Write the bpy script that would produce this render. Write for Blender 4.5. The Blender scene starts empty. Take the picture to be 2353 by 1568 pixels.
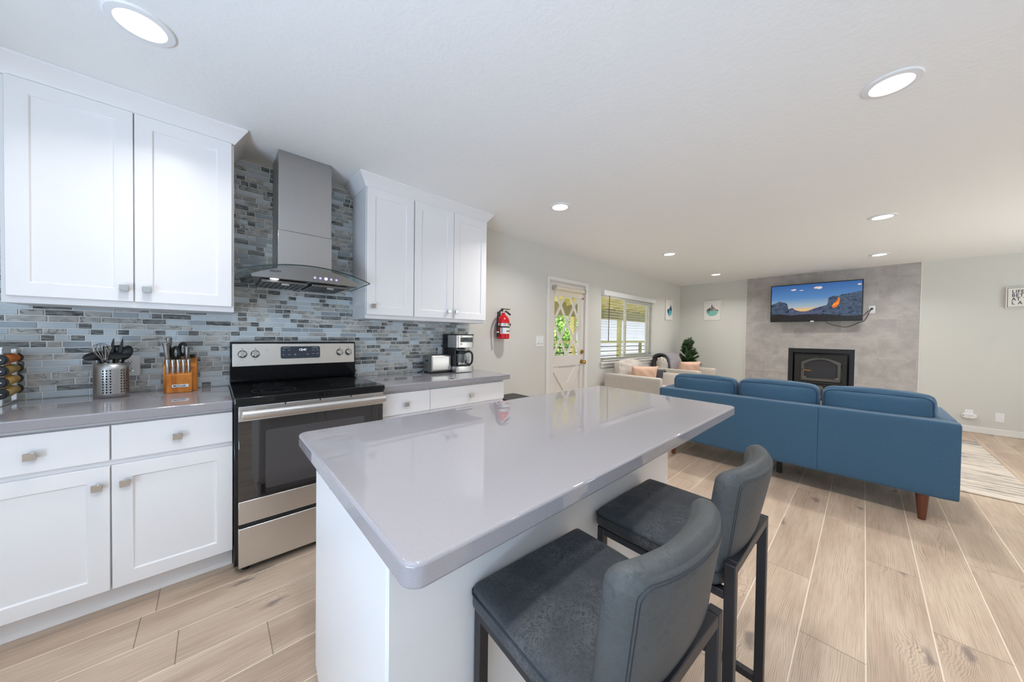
import bpy, bmesh, math, random
from math import sin, cos, pi, radians, sqrt
from mathutils import Vector, Matrix
from mathutils.bvhtree import BVHTree

random.seed(7)
scn = bpy.context.scene
COL = scn.collection

# ------------------------------------------------------------------ camera
YW = 2.872      # kitchen wall plane (y)
XB = 7.853      # fireplace wall plane (x)
ZC = 2.464      # ceiling height
CAM = Vector((0.0, 0.0, 1.270))
yaw, pitch, roll, FPX = radians(47.3869), radians(-0.901), radians(0.7649), 744.85
fw = Vector((cos(yaw) * cos(pitch), sin(yaw) * cos(pitch), sin(pitch)))
ri = Vector((sin(yaw), -cos(yaw), 0.0))
up = ri.cross(fw)
R_ = ri * cos(roll) + up * sin(roll)
U_ = -ri * sin(roll) + up * cos(roll)
cd = bpy.data.cameras.new('camera')
cam = bpy.data.objects.new('camera', cd)
COL.objects.link(cam)
m = Matrix((R_, U_, -fw)).transposed().to_4x4()
m.translation = CAM
cam.matrix_world = m
cd.sensor_fit = 'HORIZONTAL'
cd.sensor_width = 36.0
cd.lens = FPX / 2353.0 * 36.0
cd.clip_start = 0.02
cd.clip_end = 200
scn.camera = cam

# ------------------------------------------------------------------ colour management, world, daylight
scn.view_settings.view_transform = 'Standard'
scn.view_settings.look = 'None'
scn.view_settings.exposure = 0.0
scn.view_settings.gamma = 1.0
scn.view_settings.use_curve_mapping = False
cy = scn.cycles
cy.max_bounces = 10
cy.diffuse_bounces = 6
cy.glossy_bounces = 4
cy.transmission_bounces = 8
cy.transparent_max_bounces = 24
cy.caustics_reflective = False
cy.caustics_refractive = False
cy.sample_clamp_indirect = 6.0
cy.use_denoising = True

LAMP_W = 12.0
LAMP_COL = (1.0, 0.975, 0.95)
DAY_COL = (0.56, 0.725, 1.0)

world = bpy.data.worlds.new('world')
scn.world = world
world.use_nodes = True
bg = world.node_tree.nodes['Background']
bg.inputs[0].default_value = (0.70, 0.84, 1.0, 1)
bg.inputs[1].default_value = 1.0

def light(name, kind, loc, energy, color, direction=(0, 0, -1), parent=None, **kw):
    d = bpy.data.lights.new(name, kind)
    d.energy = energy
    d.color = color
    for k, v in kw.items():
        setattr(d, k, v)
    o = bpy.data.objects.new(name, d)
    COL.objects.link(o)
    o.rotation_euler = Vector(direction).to_track_quat('-Z', 'Y').to_euler()
    if parent:
        o.parent = parent
        o.location = Vector(loc) - parent.location
    else:
        o.location = loc
    return o

light('sun', 'SUN', (3, 10, 8), 15.0, (1.0, 0.95, 0.86), (0.80, 0.03, -0.60), angle=0.02)
# daylight entering through the glazed door behind the camera and the living room window
light('daylight_kitchen', 'AREA', (-2.30, -0.80, 1.25), 6.0, DAY_COL, (1, 0, 0.08), shape='RECTANGLE', size=3.0, size_y=2.0)
light('daylight_living', 'AREA', (5.6, -3.40, 1.30), 12.0, (0.95, 0.97, 1.0), (0, 1, 0), shape='RECTANGLE', size=2.0, size_y=1.8)
# added fill lamps, out of view and aimed upward to brighten the ceiling
light('ceiling_fill_kitchen', 'AREA', (-3.1, -0.80, -0.1), 400.0, DAY_COL, (1, 0, 2.2), shape='RECTANGLE', size=3.2, size_y=1.4)
light('ceiling_fill_living', 'AREA', (5.6, -4.2, 0.1), 120.0, (1.0, 0.98, 0.94), (0, 1, 0.75), shape='RECTANGLE', size=2.6, size_y=1.2)

# ------------------------------------------------------------------ material helpers
def lin(v):
    v = v / 255.0
    return v / 12.92 if v <= 0.04045 else ((v + 0.055) / 1.055) ** 2.4

def C(r, g, b):
    return (lin(r), lin(g), lin(b), 1.0)

class NT:
    def __init__(s, name):
        s.m = bpy.data.materials.new(name)
        s.m.use_nodes = True
        s.t = s.m.node_tree
        s.b = s.t.nodes['Principled BSDF']
        s.out = s.t.nodes['Material Output']
    def n(s, typ, ins=None, **kw):
        nd = s.t.nodes.new(typ)
        for k, v in kw.items():
            setattr(nd, k, v)
        for k, v in (ins or {}).items():
            s.put(nd.inputs[k], v)
        return nd
    def put(s, sock, v):
        if isinstance(v, bpy.types.NodeSocket):
            s.t.links.new(v, sock)
        else:
            sock.default_value = v
    def math(s, op, a, b=None, c=None, clamp=False):
        nd = s.t.nodes.new('ShaderNodeMath')
        nd.operation = op
        nd.use_clamp = clamp
        s.put(nd.inputs[0], a)
        if b is not None: s.put(nd.inputs[1], b)
        if c is not None: s.put(nd.inputs[2], c)
        return nd.outputs[0]
    def mix(s, f, a, b, blend='MIX'):
        nd = s.t.nodes.new('ShaderNodeMix')
        nd.data_type = 'RGBA'
        nd.blend_type = blend
        s.put(nd.inputs[0], f); s.put(nd.inputs[6], a); s.put(nd.inputs[7], b)
        return nd.outputs[2]
    def obj(s):
        return s.n('ShaderNodeTexCoord').outputs['Object']
    def mapv(s, v, scale=(1, 1, 1), loc=(0, 0, 0), rot=(0, 0, 0)):
        nd = s.n('ShaderNodeMapping')
        s.put(nd.inputs[0], v)
        nd.inputs['Location'].default_value = loc
        nd.inputs['Rotation'].default_value = rot
        nd.inputs['Scale'].default_value = scale
        return nd.outputs[0]
    def noise(s, v, scale=5, detail=3, rough=0.5, dist=0.0):
        nd = s.n('ShaderNodeTexNoise')
        s.put(nd.inputs['Vector'], v)
        nd.inputs['Scale'].default_value = scale
        nd.inputs['Detail'].default_value = detail
        nd.inputs['Roughness'].default_value = rough
        nd.inputs['Distortion'].default_value = dist
        return nd.outputs[0]
    def ramp(s, f, stops):
        nd = s.n('ShaderNodeValToRGB')
        s.put(nd.inputs[0], f)
        cr = nd.color_ramp
        while len(cr.elements) < len(stops):
            cr.elements.new(0.5)
        for e, (p, c) in zip(cr.elements, stops):
            e.position = p
            e.color = c if len(c) == 4 else (*c, 1)
        return nd.outputs[0]
    def sm(s, v, a, b):
        nd = s.n('ShaderNodeMapRange')
        nd.interpolation_type = 'SMOOTHSTEP'
        s.put(nd.inputs[0], v)
        nd.inputs[1].default_value = a; nd.inputs[2].default_value = b
        nd.inputs[3].default_value = 0; nd.inputs[4].default_value = 1
        return nd.outputs[0]
    def bump(s, h, strength=0.3, dist=0.01):
        nd = s.n('ShaderNodeBump')
        nd.inputs['Strength'].default_value = strength
        nd.inputs['Distance'].default_value = dist
        s.put(nd.inputs['Height'], h)
        s.put(s.b.inputs['Normal'], nd.outputs[0])
    def set(s, color=None, rough=None, metal=None, **kw):
        if color is not None: s.put(s.b.inputs['Base Color'], color)
        if rough is not None: s.put(s.b.inputs['Roughness'], rough)
        if metal is not None: s.put(s.b.inputs['Metallic'], metal)
        for k, v in kw.items():
            s.put(s.b.inputs[k.replace('_', ' ')], v)
        return s

def plain(name, col, rough=0.5, metal=0.0, var=0.03, scale=30, bump=0.0, **kw):
    """principled surface with a little procedural unevenness"""
    t = NT(name)
    v = t.obj()
    nz = t.noise(v, scale, 3)
    dark = (col[0] * (1 - var), col[1] * (1 - var), col[2] * (1 - var), 1)
    lite = (min(1, col[0] * (1 + var)), min(1, col[1] * (1 + var)), min(1, col[2] * (1 + var)), 1)
    t.set(t.mix(nz, dark, lite), rough, metal, **kw)
    if bump:
        t.bump(nz, bump, 0.004)
    return t.m

def emis(name, col, strength):
    t = NT(name)
    t.set((0, 0, 0, 1), 0.6)
    t.b.inputs['Emission Color'].default_value = col
    t.b.inputs['Emission Strength'].default_value = strength
    return t.m

M = {}
# --- room paints
def paint(name, col, bscale, bstr, rough=0.75):
    t = NT(name)
    v = t.obj()
    n1 = t.noise(v, bscale, 4, 0.6)
    n2 = t.noise(v, 1.3, 2)
    t.set(t.mix(n2, (col[0] * .985, col[1] * .985, col[2] * .985, 1), col), rough)
    t.b.inputs['Specular IOR Level'].default_value = 0.25
    t.bump(n1, bstr, 0.004)
    return t.m
M['wall'] = paint('sage_grey_wall_paint', C(214, 213, 207), 60, 0.25)
M['ceiling'] = paint('white_ceiling_paint', C(243, 243, 241), 38, 0.45, 0.85)
M['trim'] = plain('white_trim_paint', C(232, 230, 227), 0.35, var=.01)
M['cab'] = plain('white_cabinet_paint', C(236, 234, 234), 0.30, var=.008, scale=6)
M['cabside'] = M['cab']
M['doorwhite'] = plain('white_door_paint', C(228, 222, 216), 0.4, var=.01)

# --- floor planks
def mat_floor():
    t = NT('oak_plank_floor')
    v = t.obj()
    sep = t.n('ShaderNodeSeparateXYZ', {0: v})
    x, y = sep.outputs[0], sep.outputs[1]
    PW, PL = 0.198, 1.35
    yr = t.math('DIVIDE', t.math('ADD', y, 0.03), PW)
    row = t.math('FLOOR', yr)
    fy = t.math('FRACT', yr)
    # staggered end joints with a per-row shift
    j = t.math('MULTIPLY', row, t.math('MULTIPLY', t.math('SUBTRACT', row, 1.0), t.math('MULTIPLY', t.math('ADD', row, 1.0), 0.00286)))
    off = t.math('ADD', t.math('MULTIPLY', row, 0.45), j)
    xr = t.math('DIVIDE', t.math('SUBTRACT', t.math('SUBTRACT', x, 1.88), off), PL)
    colm = t.math('FLOOR', xr)
    fx = t.math('FRACT', xr)
    idv = t.n('ShaderNodeCombineXYZ', {0: row, 1: colm, 2: 3.3})
    wn = t.n('ShaderNodeTexWhiteNoise', {0: idv.outputs[0]}, noise_dimensions='3D')
    rnd = wn.outputs[0]
    rcol = wn.outputs[1]
    # grain coordinates, shifted per plank
    sh = t.n('ShaderNodeVectorMath', {0: rcol, 1: (17.0, 5.0, 9.0)}, operation='MULTIPLY')
    gv = t.n('ShaderNodeVectorMath', {0: v, 1: sh.outputs[0]}, operation='ADD').outputs[0]
    big = t.noise(t.mapv(gv, (0.9, 4.5, 1)), 1.0, 2, 0.5)
    wob = t.noise(t.mapv(gv, (3.0, 8.0, 1)), 1.0, 2, 0.5)
    sp2 = t.n('ShaderNodeSeparateXYZ', {0: gv})
    vv = t.mapv(gv, (1.5, 4.2, 1))
    wv = t.n('ShaderNodeVectorMath', {0: vv, 1: t.n('ShaderNodeVectorMath', {0: t.n('ShaderNodeTexNoise', {'Vector': gv, 'Scale': 14.0}).outputs[1], 1: (.16, .22, 0)}, operation='MULTIPLY').outputs[0]}, operation='ADD').outputs[0]
    vor = t.n('ShaderNodeTexVoronoi', {'Vector': wv, 'Scale': 1.0}, voronoi_dimensions='2D')
    kd = vor.outputs['Distance']
    sel = t.math('GREATER_THAN', t.n('ShaderNodeSeparateXYZ', {0: vor.outputs['Color']}).outputs[0], 0.52)
    swirl = t.math('MULTIPLY', t.math('SUBTRACT', 1.0, t.sm(kd, 0.0, 0.45)), t.math('MULTIPLY', sel, .050))
    disp = t.math('ADD', swirl, t.math('ADD', t.math('MULTIPLY', t.math('SUBTRACT', big, .5), .15), t.math('MULTIPLY', t.math('SUBTRACT', wob, .5), .022)))
    phase = t.math('MULTIPLY', t.math('ADD', sp2.outputs[1], disp), 1000.0)
    ring = t.math('MULTIPLY', t.math('ADD', t.math('SINE', phase), 1.0), 0.5)
    ring = t.math('POWER', ring, 2.2)
    brk = t.sm(t.noise(t.mapv(gv, (7, 60, 1)), 1.0, 3, .6), .36, .66)
    ring = t.math('MULTIPLY', ring, t.math('ADD', .25, t.math('MULTIPLY', brk, .75)))
    fine = t.noise(t.mapv(gv, (4, 190, 1)), 1.0, 4, 0.65)
    patch = t.noise(t.mapv(gv, (1.6, 7.0, 1)), 1.0, 3, 0.55)
    base = t.mix(t.sm(patch, 0.30, 0.72), C(212, 189, 165), C(186, 161, 138))
    base = t.mix(t.math('MULTIPLY', ring, t.math('ADD', .18, t.math('MULTIPLY', t.math('ADD', wob, t.math('MULTIPLY', t.math('SUBTRACT', 1.0, t.sm(kd, 0.05, .5)), .5)), .55))), base, C(140, 116, 97))
    base = t.mix(t.math('MULTIPLY', t.sm(fine, 0.42, 0.72), 0.42), base, C(150, 128, 110))
    # knots
    knot = t.math('MULTIPLY', t.math('SUBTRACT', 1.0, t.sm(kd, 0.02, 0.11)), sel)
    base = t.mix(t.math('MULTIPLY', knot, 0.68), base, C(104, 94, 92))
    # plank to plank tone
    tone = t.n('ShaderNodeHueSaturation', {'Color': base, 'Value': t.math('ADD', 0.90, t.math('MULTIPLY', rnd, 0.13)), 'Saturation': 0.92})
    base = tone.outputs[0]
    # bevel highlights painted pale along the long seams, dark end joints
    ey = t.math('MULTIPLY', t.math('MINIMUM', fy, t.math('SUBTRACT', 1.0, fy)), PW)
    seam = t.math('SUBTRACT', 1.0, t.sm(ey, 0.0008, 0.0034))
    base = t.mix(t.math('MULTIPLY', seam, 0.75), base, C(240, 226, 206))
    ex = t.math('MULTIPLY', t.math('MINIMUM', fx, t.math('SUBTRACT', 1.0, fx)), PL)
    joint = t.math('SUBTRACT', 1.0, t.sm(ex, 0.0006, 0.0026))
    base = t.mix(t.math('MULTIPLY', joint, 0.7), base, C(92, 76, 64))
    t.set(base, t.math('ADD', 0.36, t.math('MULTIPLY', fine, 0.16)))
    t.b.inputs['Specular IOR Level'].default_value = 0.35
    h = t.math('SUBTRACT', t.math('MULTIPLY', ring, -0.25), t.math('ADD', seam, joint))
    t.bump(h, 0.25, 0.003)
    return t.m
M['floor'] = mat_floor()

def mat_quartz():
    t = NT('grey_quartz')
    v = t.obj()
    n1 = t.noise(v, 420, 2, 0.6)
    n2 = t.noise(v, 3.0, 3)
    c = t.mix(t.sm(n1, .3, .75), C(152, 148, 152), C(161, 158, 162))
    c = t.mix(t.math('MULTIPLY', n2, .25), c, C(150, 145, 149))
    t.set(c, 0.02)
    t.b.inputs['IOR'].default_value = 1.68
    return t.m
M['quartz'] = mat_quartz()

def mat_mosaic():
    t = NT('mosaic_glass_tile')
    at = t.n('ShaderNodeAttribute', attribute_name='tile')
    s = t.n('ShaderNodeSeparateXYZ', {0: at.outputs['Vector']})
    kind, rnd, r2 = s.outputs
    v = t.obj()
    sh = t.n('ShaderNodeVectorMath', {0: at.outputs['Vector'], 1: (31., 17., 23.)}, operation='MULTIPLY')
    gv = t.n('ShaderNodeVectorMath', {0: v, 1: sh.outputs[0]}, operation='ADD').outputs[0]
    # dark drift-wood streaks
    d1 = t.noise(t.mapv(gv, (9, 1, 85)), 1.0, 5, .65, 1.4)
    dark = t.ramp(d1, [(.30, C(46, 49, 52)), (.46, C(78, 82, 84)), (.56, C(150, 152, 150)), (.66, C(70, 74, 76))])
    # beige grey stone with slanting veins
    d2 = t.noise(t.mapv(gv, (16, 1, 26), rot=(0, .5, 0)), 1.0, 3, .5, 1.0)
    vein = t.math('ABSOLUTE', t.math('SUBTRACT', t.noise(t.mapv(gv, (7, 1, 15), rot=(0, .6, 0)), 1.0, 2, .5, .8), .5))
    beige = t.mix(t.sm(d2, .3, .7), C(156, 157, 154), C(196, 195, 189))
    beige = t.mix(t.math('SUBTRACT', 1.0, t.sm(vein, 0.0, .018)), beige, C(112, 114, 114))
    # glass
    g = t.noise(t.mapv(gv, (6, 1, 20)), 1.0, 3)
    gl = t.mix(g, C(182, 194, 201), C(204, 212, 216))
    gm = t.mix(g, C(146, 156, 164), C(166, 175, 182))
    k1 = t.math('GREATER_THAN', kind, .28)
    k2 = t.math('GREATER_THAN', kind, .38)
    k3 = t.math('GREATER_THAN', kind, .76)
    c = t.mix(k1, gl, gm)
    c = t.mix(k2, c, beige)
    c = t.mix(k3, c, dark)
    hs = t.n('ShaderNodeHueSaturation', {'Color': c, 'Value': t.math('ADD', 1.0, t.math('MULTIPLY', rnd, .16))})
    t.set(hs.outputs[0], t.math('ADD', .10, t.math('MULTIPLY', k2, .14)))
    return t.m
M['mosaic'] = mat_mosaic()
M['grout'] = plain('pale_grout', C(240, 241, 238), .8)

def mat_steel(name, col, rough, stretch=(2, 2, 260), metal=1.0):
    t = NT(name)
    v = t.obj()
    nz = t.noise(t.mapv(v, stretch), 1.0, 3, .6)
    t.set(t.mix(nz, (col[0] * .90, col[1] * .90, col[2] * .90, 1), col), t.math('ADD', rough - .05, t.math('MULTIPLY', nz, .12)), metal)
    return t.m
M['steel'] = mat_steel('brushed_stainless', C(224, 221, 218), .30)
M['steelv'] = mat_steel('vertical_brushed_stainless', C(182, 180, 179), .33, (260, 260, 3))
M['steelmid'] = mat_steel('satin_hood_steel', C(140, 138, 137), .42)
M['chrome'] = plain('polished_chrome', C(205, 203, 200), .12, 1.0, var=.02)
M['black'] = plain('black_enamel', C(16, 17, 20), .12, var=.05)
M['blackmat'] = plain('matt_black_plastic', C(24, 25, 27), .45, var=.06)
M['cast'] = plain('cast_iron', C(52, 53, 52), .42, .4, var=.25, scale=60, bump=.25)
M['castlight'] = plain('worn_grey_iron', C(104, 101, 96), .38, .5, var=.2, scale=60, bump=.2)
M['blackmetal'] = plain('dark_powder_coated_metal', C(52, 51, 54), .42, .5, var=.06)
M['ovenglass'] = plain('dark_oven_glass', C(30, 29, 31), .03, var=.01, IOR=1.9)
M['ovenwin'] = plain('oven_window_glass', C(66, 64, 66), .04, var=.03, scale=8, IOR=1.8)
def mat_cooktop():
    t = NT('black_ceramic_hob')
    v = t.obj()
    out = None
    for cx, cyy, r in ((-.193, -.16, .105), (.197, -.16, .085), (-.193, .10, .08), (.197, .10, .105)):
        d = t.n('ShaderNodeVectorMath', {0: v, 1: (cx, cyy, .932)}, operation='DISTANCE').outputs['Value']
        for rr in (r, r * .62):
            k = t.math('SUBTRACT', 1.0, t.sm(t.math('ABSOLUTE', t.math('SUBTRACT', d, rr)), .001, .004))
            out = k if out is None else t.math('MAXIMUM', out, k)
    t.set(t.mix(t.math('MULTIPLY', out, .5), C(17, 18, 20), C(120, 120, 122)), .07)
    return t.m
M['hob'] = mat_cooktop()

def glass(name, tint=(1, 1, 1, 1), refl=1.0, rough=0.0):
    t = NT(name)
    tr = t.n('ShaderNodeBsdfTransparent', {0: tint})
    gl = t.n('ShaderNodeBsdfGlossy', {0: (1, 1, 1, 1), 'Roughness': rough})
    fc = t.n('ShaderNodeLayerWeight', {0: .5}).outputs['Facing']
    fr = t.math('ADD', .035, t.math('MULTIPLY', t.math('POWER', fc, 5.0), .6))
    mx = t.n('ShaderNodeMixShader', {0: t.math('MULTIPLY', fr, refl), 1: tr.outputs[0], 2: gl.outputs[0]})
    t.t.links.new(mx.outputs[0], t.out.inputs[0])
    return t.m
M['pane'] = glass('window_glass', (.97, .99, .98, 1))
M['hoodglass'] = glass('greenish_hood_glass', (.93, .97, .955, 1))
M['glassedge'] = plain('dark_green_glass_edge', C(32, 48, 46), .1)
M['carafe'] = glass('carafe_glass', (.80, .82, .84, 1), 1.6)

def mat_leather(name, web, lo, hi):
    t = NT(name)
    v = t.obj()
    n = t.noise(v, 9, 4, .6, .6)
    def ridge(scale, dist, w, off):
        q = t.noise(t.mapv(v, (1, 1, 1), off), scale, 2, .5, dist)
        return t.math('SUBTRACT', 1.0, t.sm(t.math('ABSOLUTE', t.math('SUBTRACT', q, .5)), .0, w))
    line = t.math('MAXIMUM', ridge(26, 2.2, .05, (0, 0, 0)), t.math('MAXIMUM', ridge(40, 1.6, .055, (3.1, 1.7, 5.2)), ridge(70, 1.4, .06, (8.1, 4.4, 2.3))))
    fade = t.sm(t.noise(v, 7, 4, .6), .40, .68)
    c = t.mix(n, lo, hi)
    blot = t.sm(t.noise(v, 60, 3, .6, .8), .54, .66)
    c = t.mix(t.math('MULTIPLY', t.math('MULTIPLY', blot, fade), .5), c, C(34, 38, 43))
    c = t.mix(t.math('MULTIPLY', t.math('MULTIPLY', line, t.math('ADD', .25, t.math('MULTIPLY', fade, .75))), web), c, C(126, 126, 127))
    t.set(c, .55)
    t.b.inputs['Specular IOR Level'].default_value = .3
    t.bump(t.math('ADD', line, n), .10, .002)
    return t.m
M['leather'] = mat_leather('distressed_charcoal_leather', .34, C(46, 50, 56), C(68, 72, 76))
M['leatherback'] = mat_leather('worn_charcoal_leather', .12, C(61, 63, 65), C(83, 85, 85))
M['stitch'] = plain('dark_stitching', C(38, 42, 48), .7)

def fabric(name, c1, c2, scale=380, rough=.9, sheen=.25):
    t = NT(name)
    v = t.obj()
    a = t.noise(t.mapv(v, (1, 1, .25)), scale, 2, .6)
    b = t.noise(t.mapv(v, (.25, .25, 1)), scale, 2, .6)
    w = t.math('MULTIPLY', t.math('ADD', a, b), .5)
    big = t.noise(v, 3, 2)
    c = t.mix(t.sm(w, .38, .62), c1, c2)
    c = t.mix(t.math('MULTIPLY', big, .18), c, c1)
    t.set(c, rough)
    t.b.inputs['Sheen Weight'].default_value = sheen
    t.b.inputs['Specular IOR Level'].default_value = .15
    t.bump(w, .25, .002)
    return t.m
M['bluefab'] = fabric('blue_woven_upholstery', C(52, 84, 110), C(74, 105, 129), 900)
M['bluepipe'] = fabric('navy_seam_thread', C(30, 58, 88), C(44, 74, 104))
M['cream'] = fabric('oatmeal_linen_upholstery', C(196, 188, 178), C(216, 208, 198))
M['peach'] = fabric('peach_cotton', C(218, 178, 154), C(230, 194, 170))
M['throw'] = fabric('grey_knit_throw', C(138, 132, 136), C(168, 162, 166), 120)
M['throwdark'] = fabric('charcoal_throw_edge', C(70, 70, 76), C(96, 94, 100), 140)
M['walnut'] = plain('red_brown_stained_wood', C(96, 50, 30), .35, var=.2, scale=18)

def mat_rug():
    t = NT('abstract_cream_grey_rug')
    v = t.obj()
    n1 = t.noise(t.mapv(v, (16, 2.2, 1)), 1.0, 6, .72, .9)
    n2 = t.noise(t.mapv(v, (2.6, .7, 1)), 1.0, 2)
    n4 = t.noise(t.mapv(v, (60, 14, 1)), 1.0, 3, .6)
    k = t.sm(t.math('ADD', t.math('ADD', t.math('MULTIPLY', n1, .62), t.math('MULTIPLY', n2, .50)), t.math('MULTIPLY', n4, .16)), .60, .78)
    n3 = t.noise(v, 200, 2)
    c = t.mix(k, C(220, 209, 196), C(122, 116, 113))
    c = t.mix(t.math('MULTIPLY', n3, .3), c, C(196, 186, 174))
    t.set(c, .95)
    t.b.inputs['Specular IOR Level'].default_value = .1
    t.bump(t.math('ADD', n3, k), .4, .006)
    return t.m
M['rug'] = mat_rug()

def mat_fptile():
    t = NT('grey_concrete_look_tile')
    v = t.obj()
    s = t.n('ShaderNodeSeparateXYZ', {0: v})
    y, z = s.outputs[1], s.outputs[2]
    H, L_ = .3145, .61
    zr = t.math('DIVIDE', t.math('ADD', t.math('SUBTRACT', z, .985), .3145 * 6), H)
    row = t.math('FLOOR', zr)
    fz = t.math('FRACT', zr)
    odd = t.math('MODULO', row, 3.0)
    yr = t.math('DIVIDE', t.math('ADD', t.math('ADD', y, 5.02), t.math('MULTIPLY', odd, .2)), L_)
    col = t.math('FLOOR', yr)
    fy = t.math('FRACT', yr)
    wn = t.n('ShaderNodeTexWhiteNoise', {0: t.n('ShaderNodeCombineXYZ', {0: row, 1: col}).outputs[0]})
    gv = t.n('ShaderNodeVectorMath', {0: v, 1: t.n('ShaderNodeVectorMath', {0: wn.outputs[1], 1: (9., 9., 9.)}, operation='MULTIPLY').outputs[0]}, operation='ADD').outputs[0]
    n1 = t.noise(t.mapv(gv, (2, 4, 5)), 1.0, 6, .68)
    n2 = t.noise(t.mapv(gv, (10, 14, 30)), 1.0, 3)
    c = t.mix(t.sm(n1, .3, .7), C(164, 159, 156), C(192, 187, 183))
    c = t.mix(t.math('MULTIPLY', n2, .25), c, C(162, 157, 152))
    e = t.math('MINIMUM', t.math('MULTIPLY', t.math('MINIMUM', fz, t.math('SUBTRACT', 1., fz)), H),
               t.math('MULTIPLY', t.math('MINIMUM', fy, t.math('SUBTRACT', 1., fy)), L_))
    g = t.math('SUBTRACT', 1.0, t.sm(e, .0012, .0030))
    c = t.mix(t.math('MULTIPLY', g, .8), c, C(190, 186, 180))
    t.set(c, .42)
    t.bump(t.math('MULTIPLY', g, -1.0), .3, .003)
    return t.m
M['fptile'] = mat_fptile()

M['red'] = plain('red_cylinder_paint', C(200, 16, 30), .18, var=.03)
M['whiteplastic'] = plain('white_plastic', C(236, 236, 236), .35, var=.01)
M['whitevinyl'] = plain('white_vinyl', C(238, 240, 238), .35, var=.01)
M['slat'] = plain('white_blind_slat', C(224, 222, 216), .5, var=.01)
M['brass'] = plain('polished_brass', C(196, 156, 78), .18, 1.0, var=.05)
M['wand'] = plain('dark_wood_wand', C(84, 62, 54), .5)
M['shade'] = plain('cream_roller_fabric', C(236, 226, 206), .8, var=.03, scale=80)
def mat_honey():
    t = NT('honey_stained_wood')
    v = t.obj()
    n = t.noise(t.mapv(v, (26, 26, 5)), 1.0, 4, .6, .5)
    t.set(t.mix(t.sm(n, .3, .7), C(176, 98, 34), C(216, 138, 58)), .28)
    return t.m
M['honey'] = mat_honey()
M['canvas'] = plain('white_canvas', C(232, 228, 222), .8, var=.02, scale=200)
M['ink'] = plain('dark_slate_print', C(58, 64, 78), .7)
M['darkink'] = plain('black_print', C(24, 24, 26), .6)
M['whiteink'] = plain('white_print', C(240, 240, 240), .5)
M['teal'] = plain('mint_print', C(128, 196, 184), .8, var=.1, scale=40)
M['greypr'] = plain('grey_print', C(120, 124, 124), .8, var=.15, scale=60)
M['dgreypr'] = plain('dark_grey_print', C(70, 76, 82), .8, var=.15, scale=60)
M['pinkpr'] = plain('rose_print', C(206, 158, 148), .8)
M['bluepr'] = plain('sea_blue_print', C(86, 168, 196), .8, var=.15, scale=40)
M['navypr'] = plain('deep_blue_print', C(36, 66, 92), .8, var=.15, scale=40)
def mat_leaf(name, a, b):
    t = NT(name)
    v = t.obj()
    t.set(t.mix(t.sm(t.noise(v, 9, 2), .35, .65), a, b), .5)
    return t.m
M['fir'] = mat_leaf('fir_needles', C(34, 66, 34), C(74, 112, 58))
M['leaf'] = mat_leaf('sunlit_leaves', C(96, 156, 52), C(186, 226, 124))
M['bark'] = plain('brown_bark', C(86, 66, 48), .9, var=.2)
M['yellowwood'] = plain('pale_yellow_patio_paint', C(240, 228, 160), .6, var=.05)
M['beamwood'] = plain('olive_beam_paint', C(176, 168, 118), .6, var=.05)
M['house'] = plain('pale_blue_white_siding', C(236, 238, 250), .7, var=.02)
M['concrete'] = plain('patio_concrete', C(205, 200, 190), .9, var=.08)
M['led'] = emis('led_diffuser', (1.0, .97, .92, 1), 9.0)
M['hoodled'] = emis('hood_lamp', (1, .98, .95, 1), 4.0)
M['violet'] = emis('violet_button_light', (.42, .34, 1.0, 1), 2.2)
M['clock'] = emis('white_clock_digits', (.85, .93, 1.0, 1), 2.0)
M['panelblue'] = plain('slate_control_panel', C(56, 64, 78), .15, var=.02)
M['greenled'] = emis('green_indicator', (.2, 1.0, .55, 1), 1.5)

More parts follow.
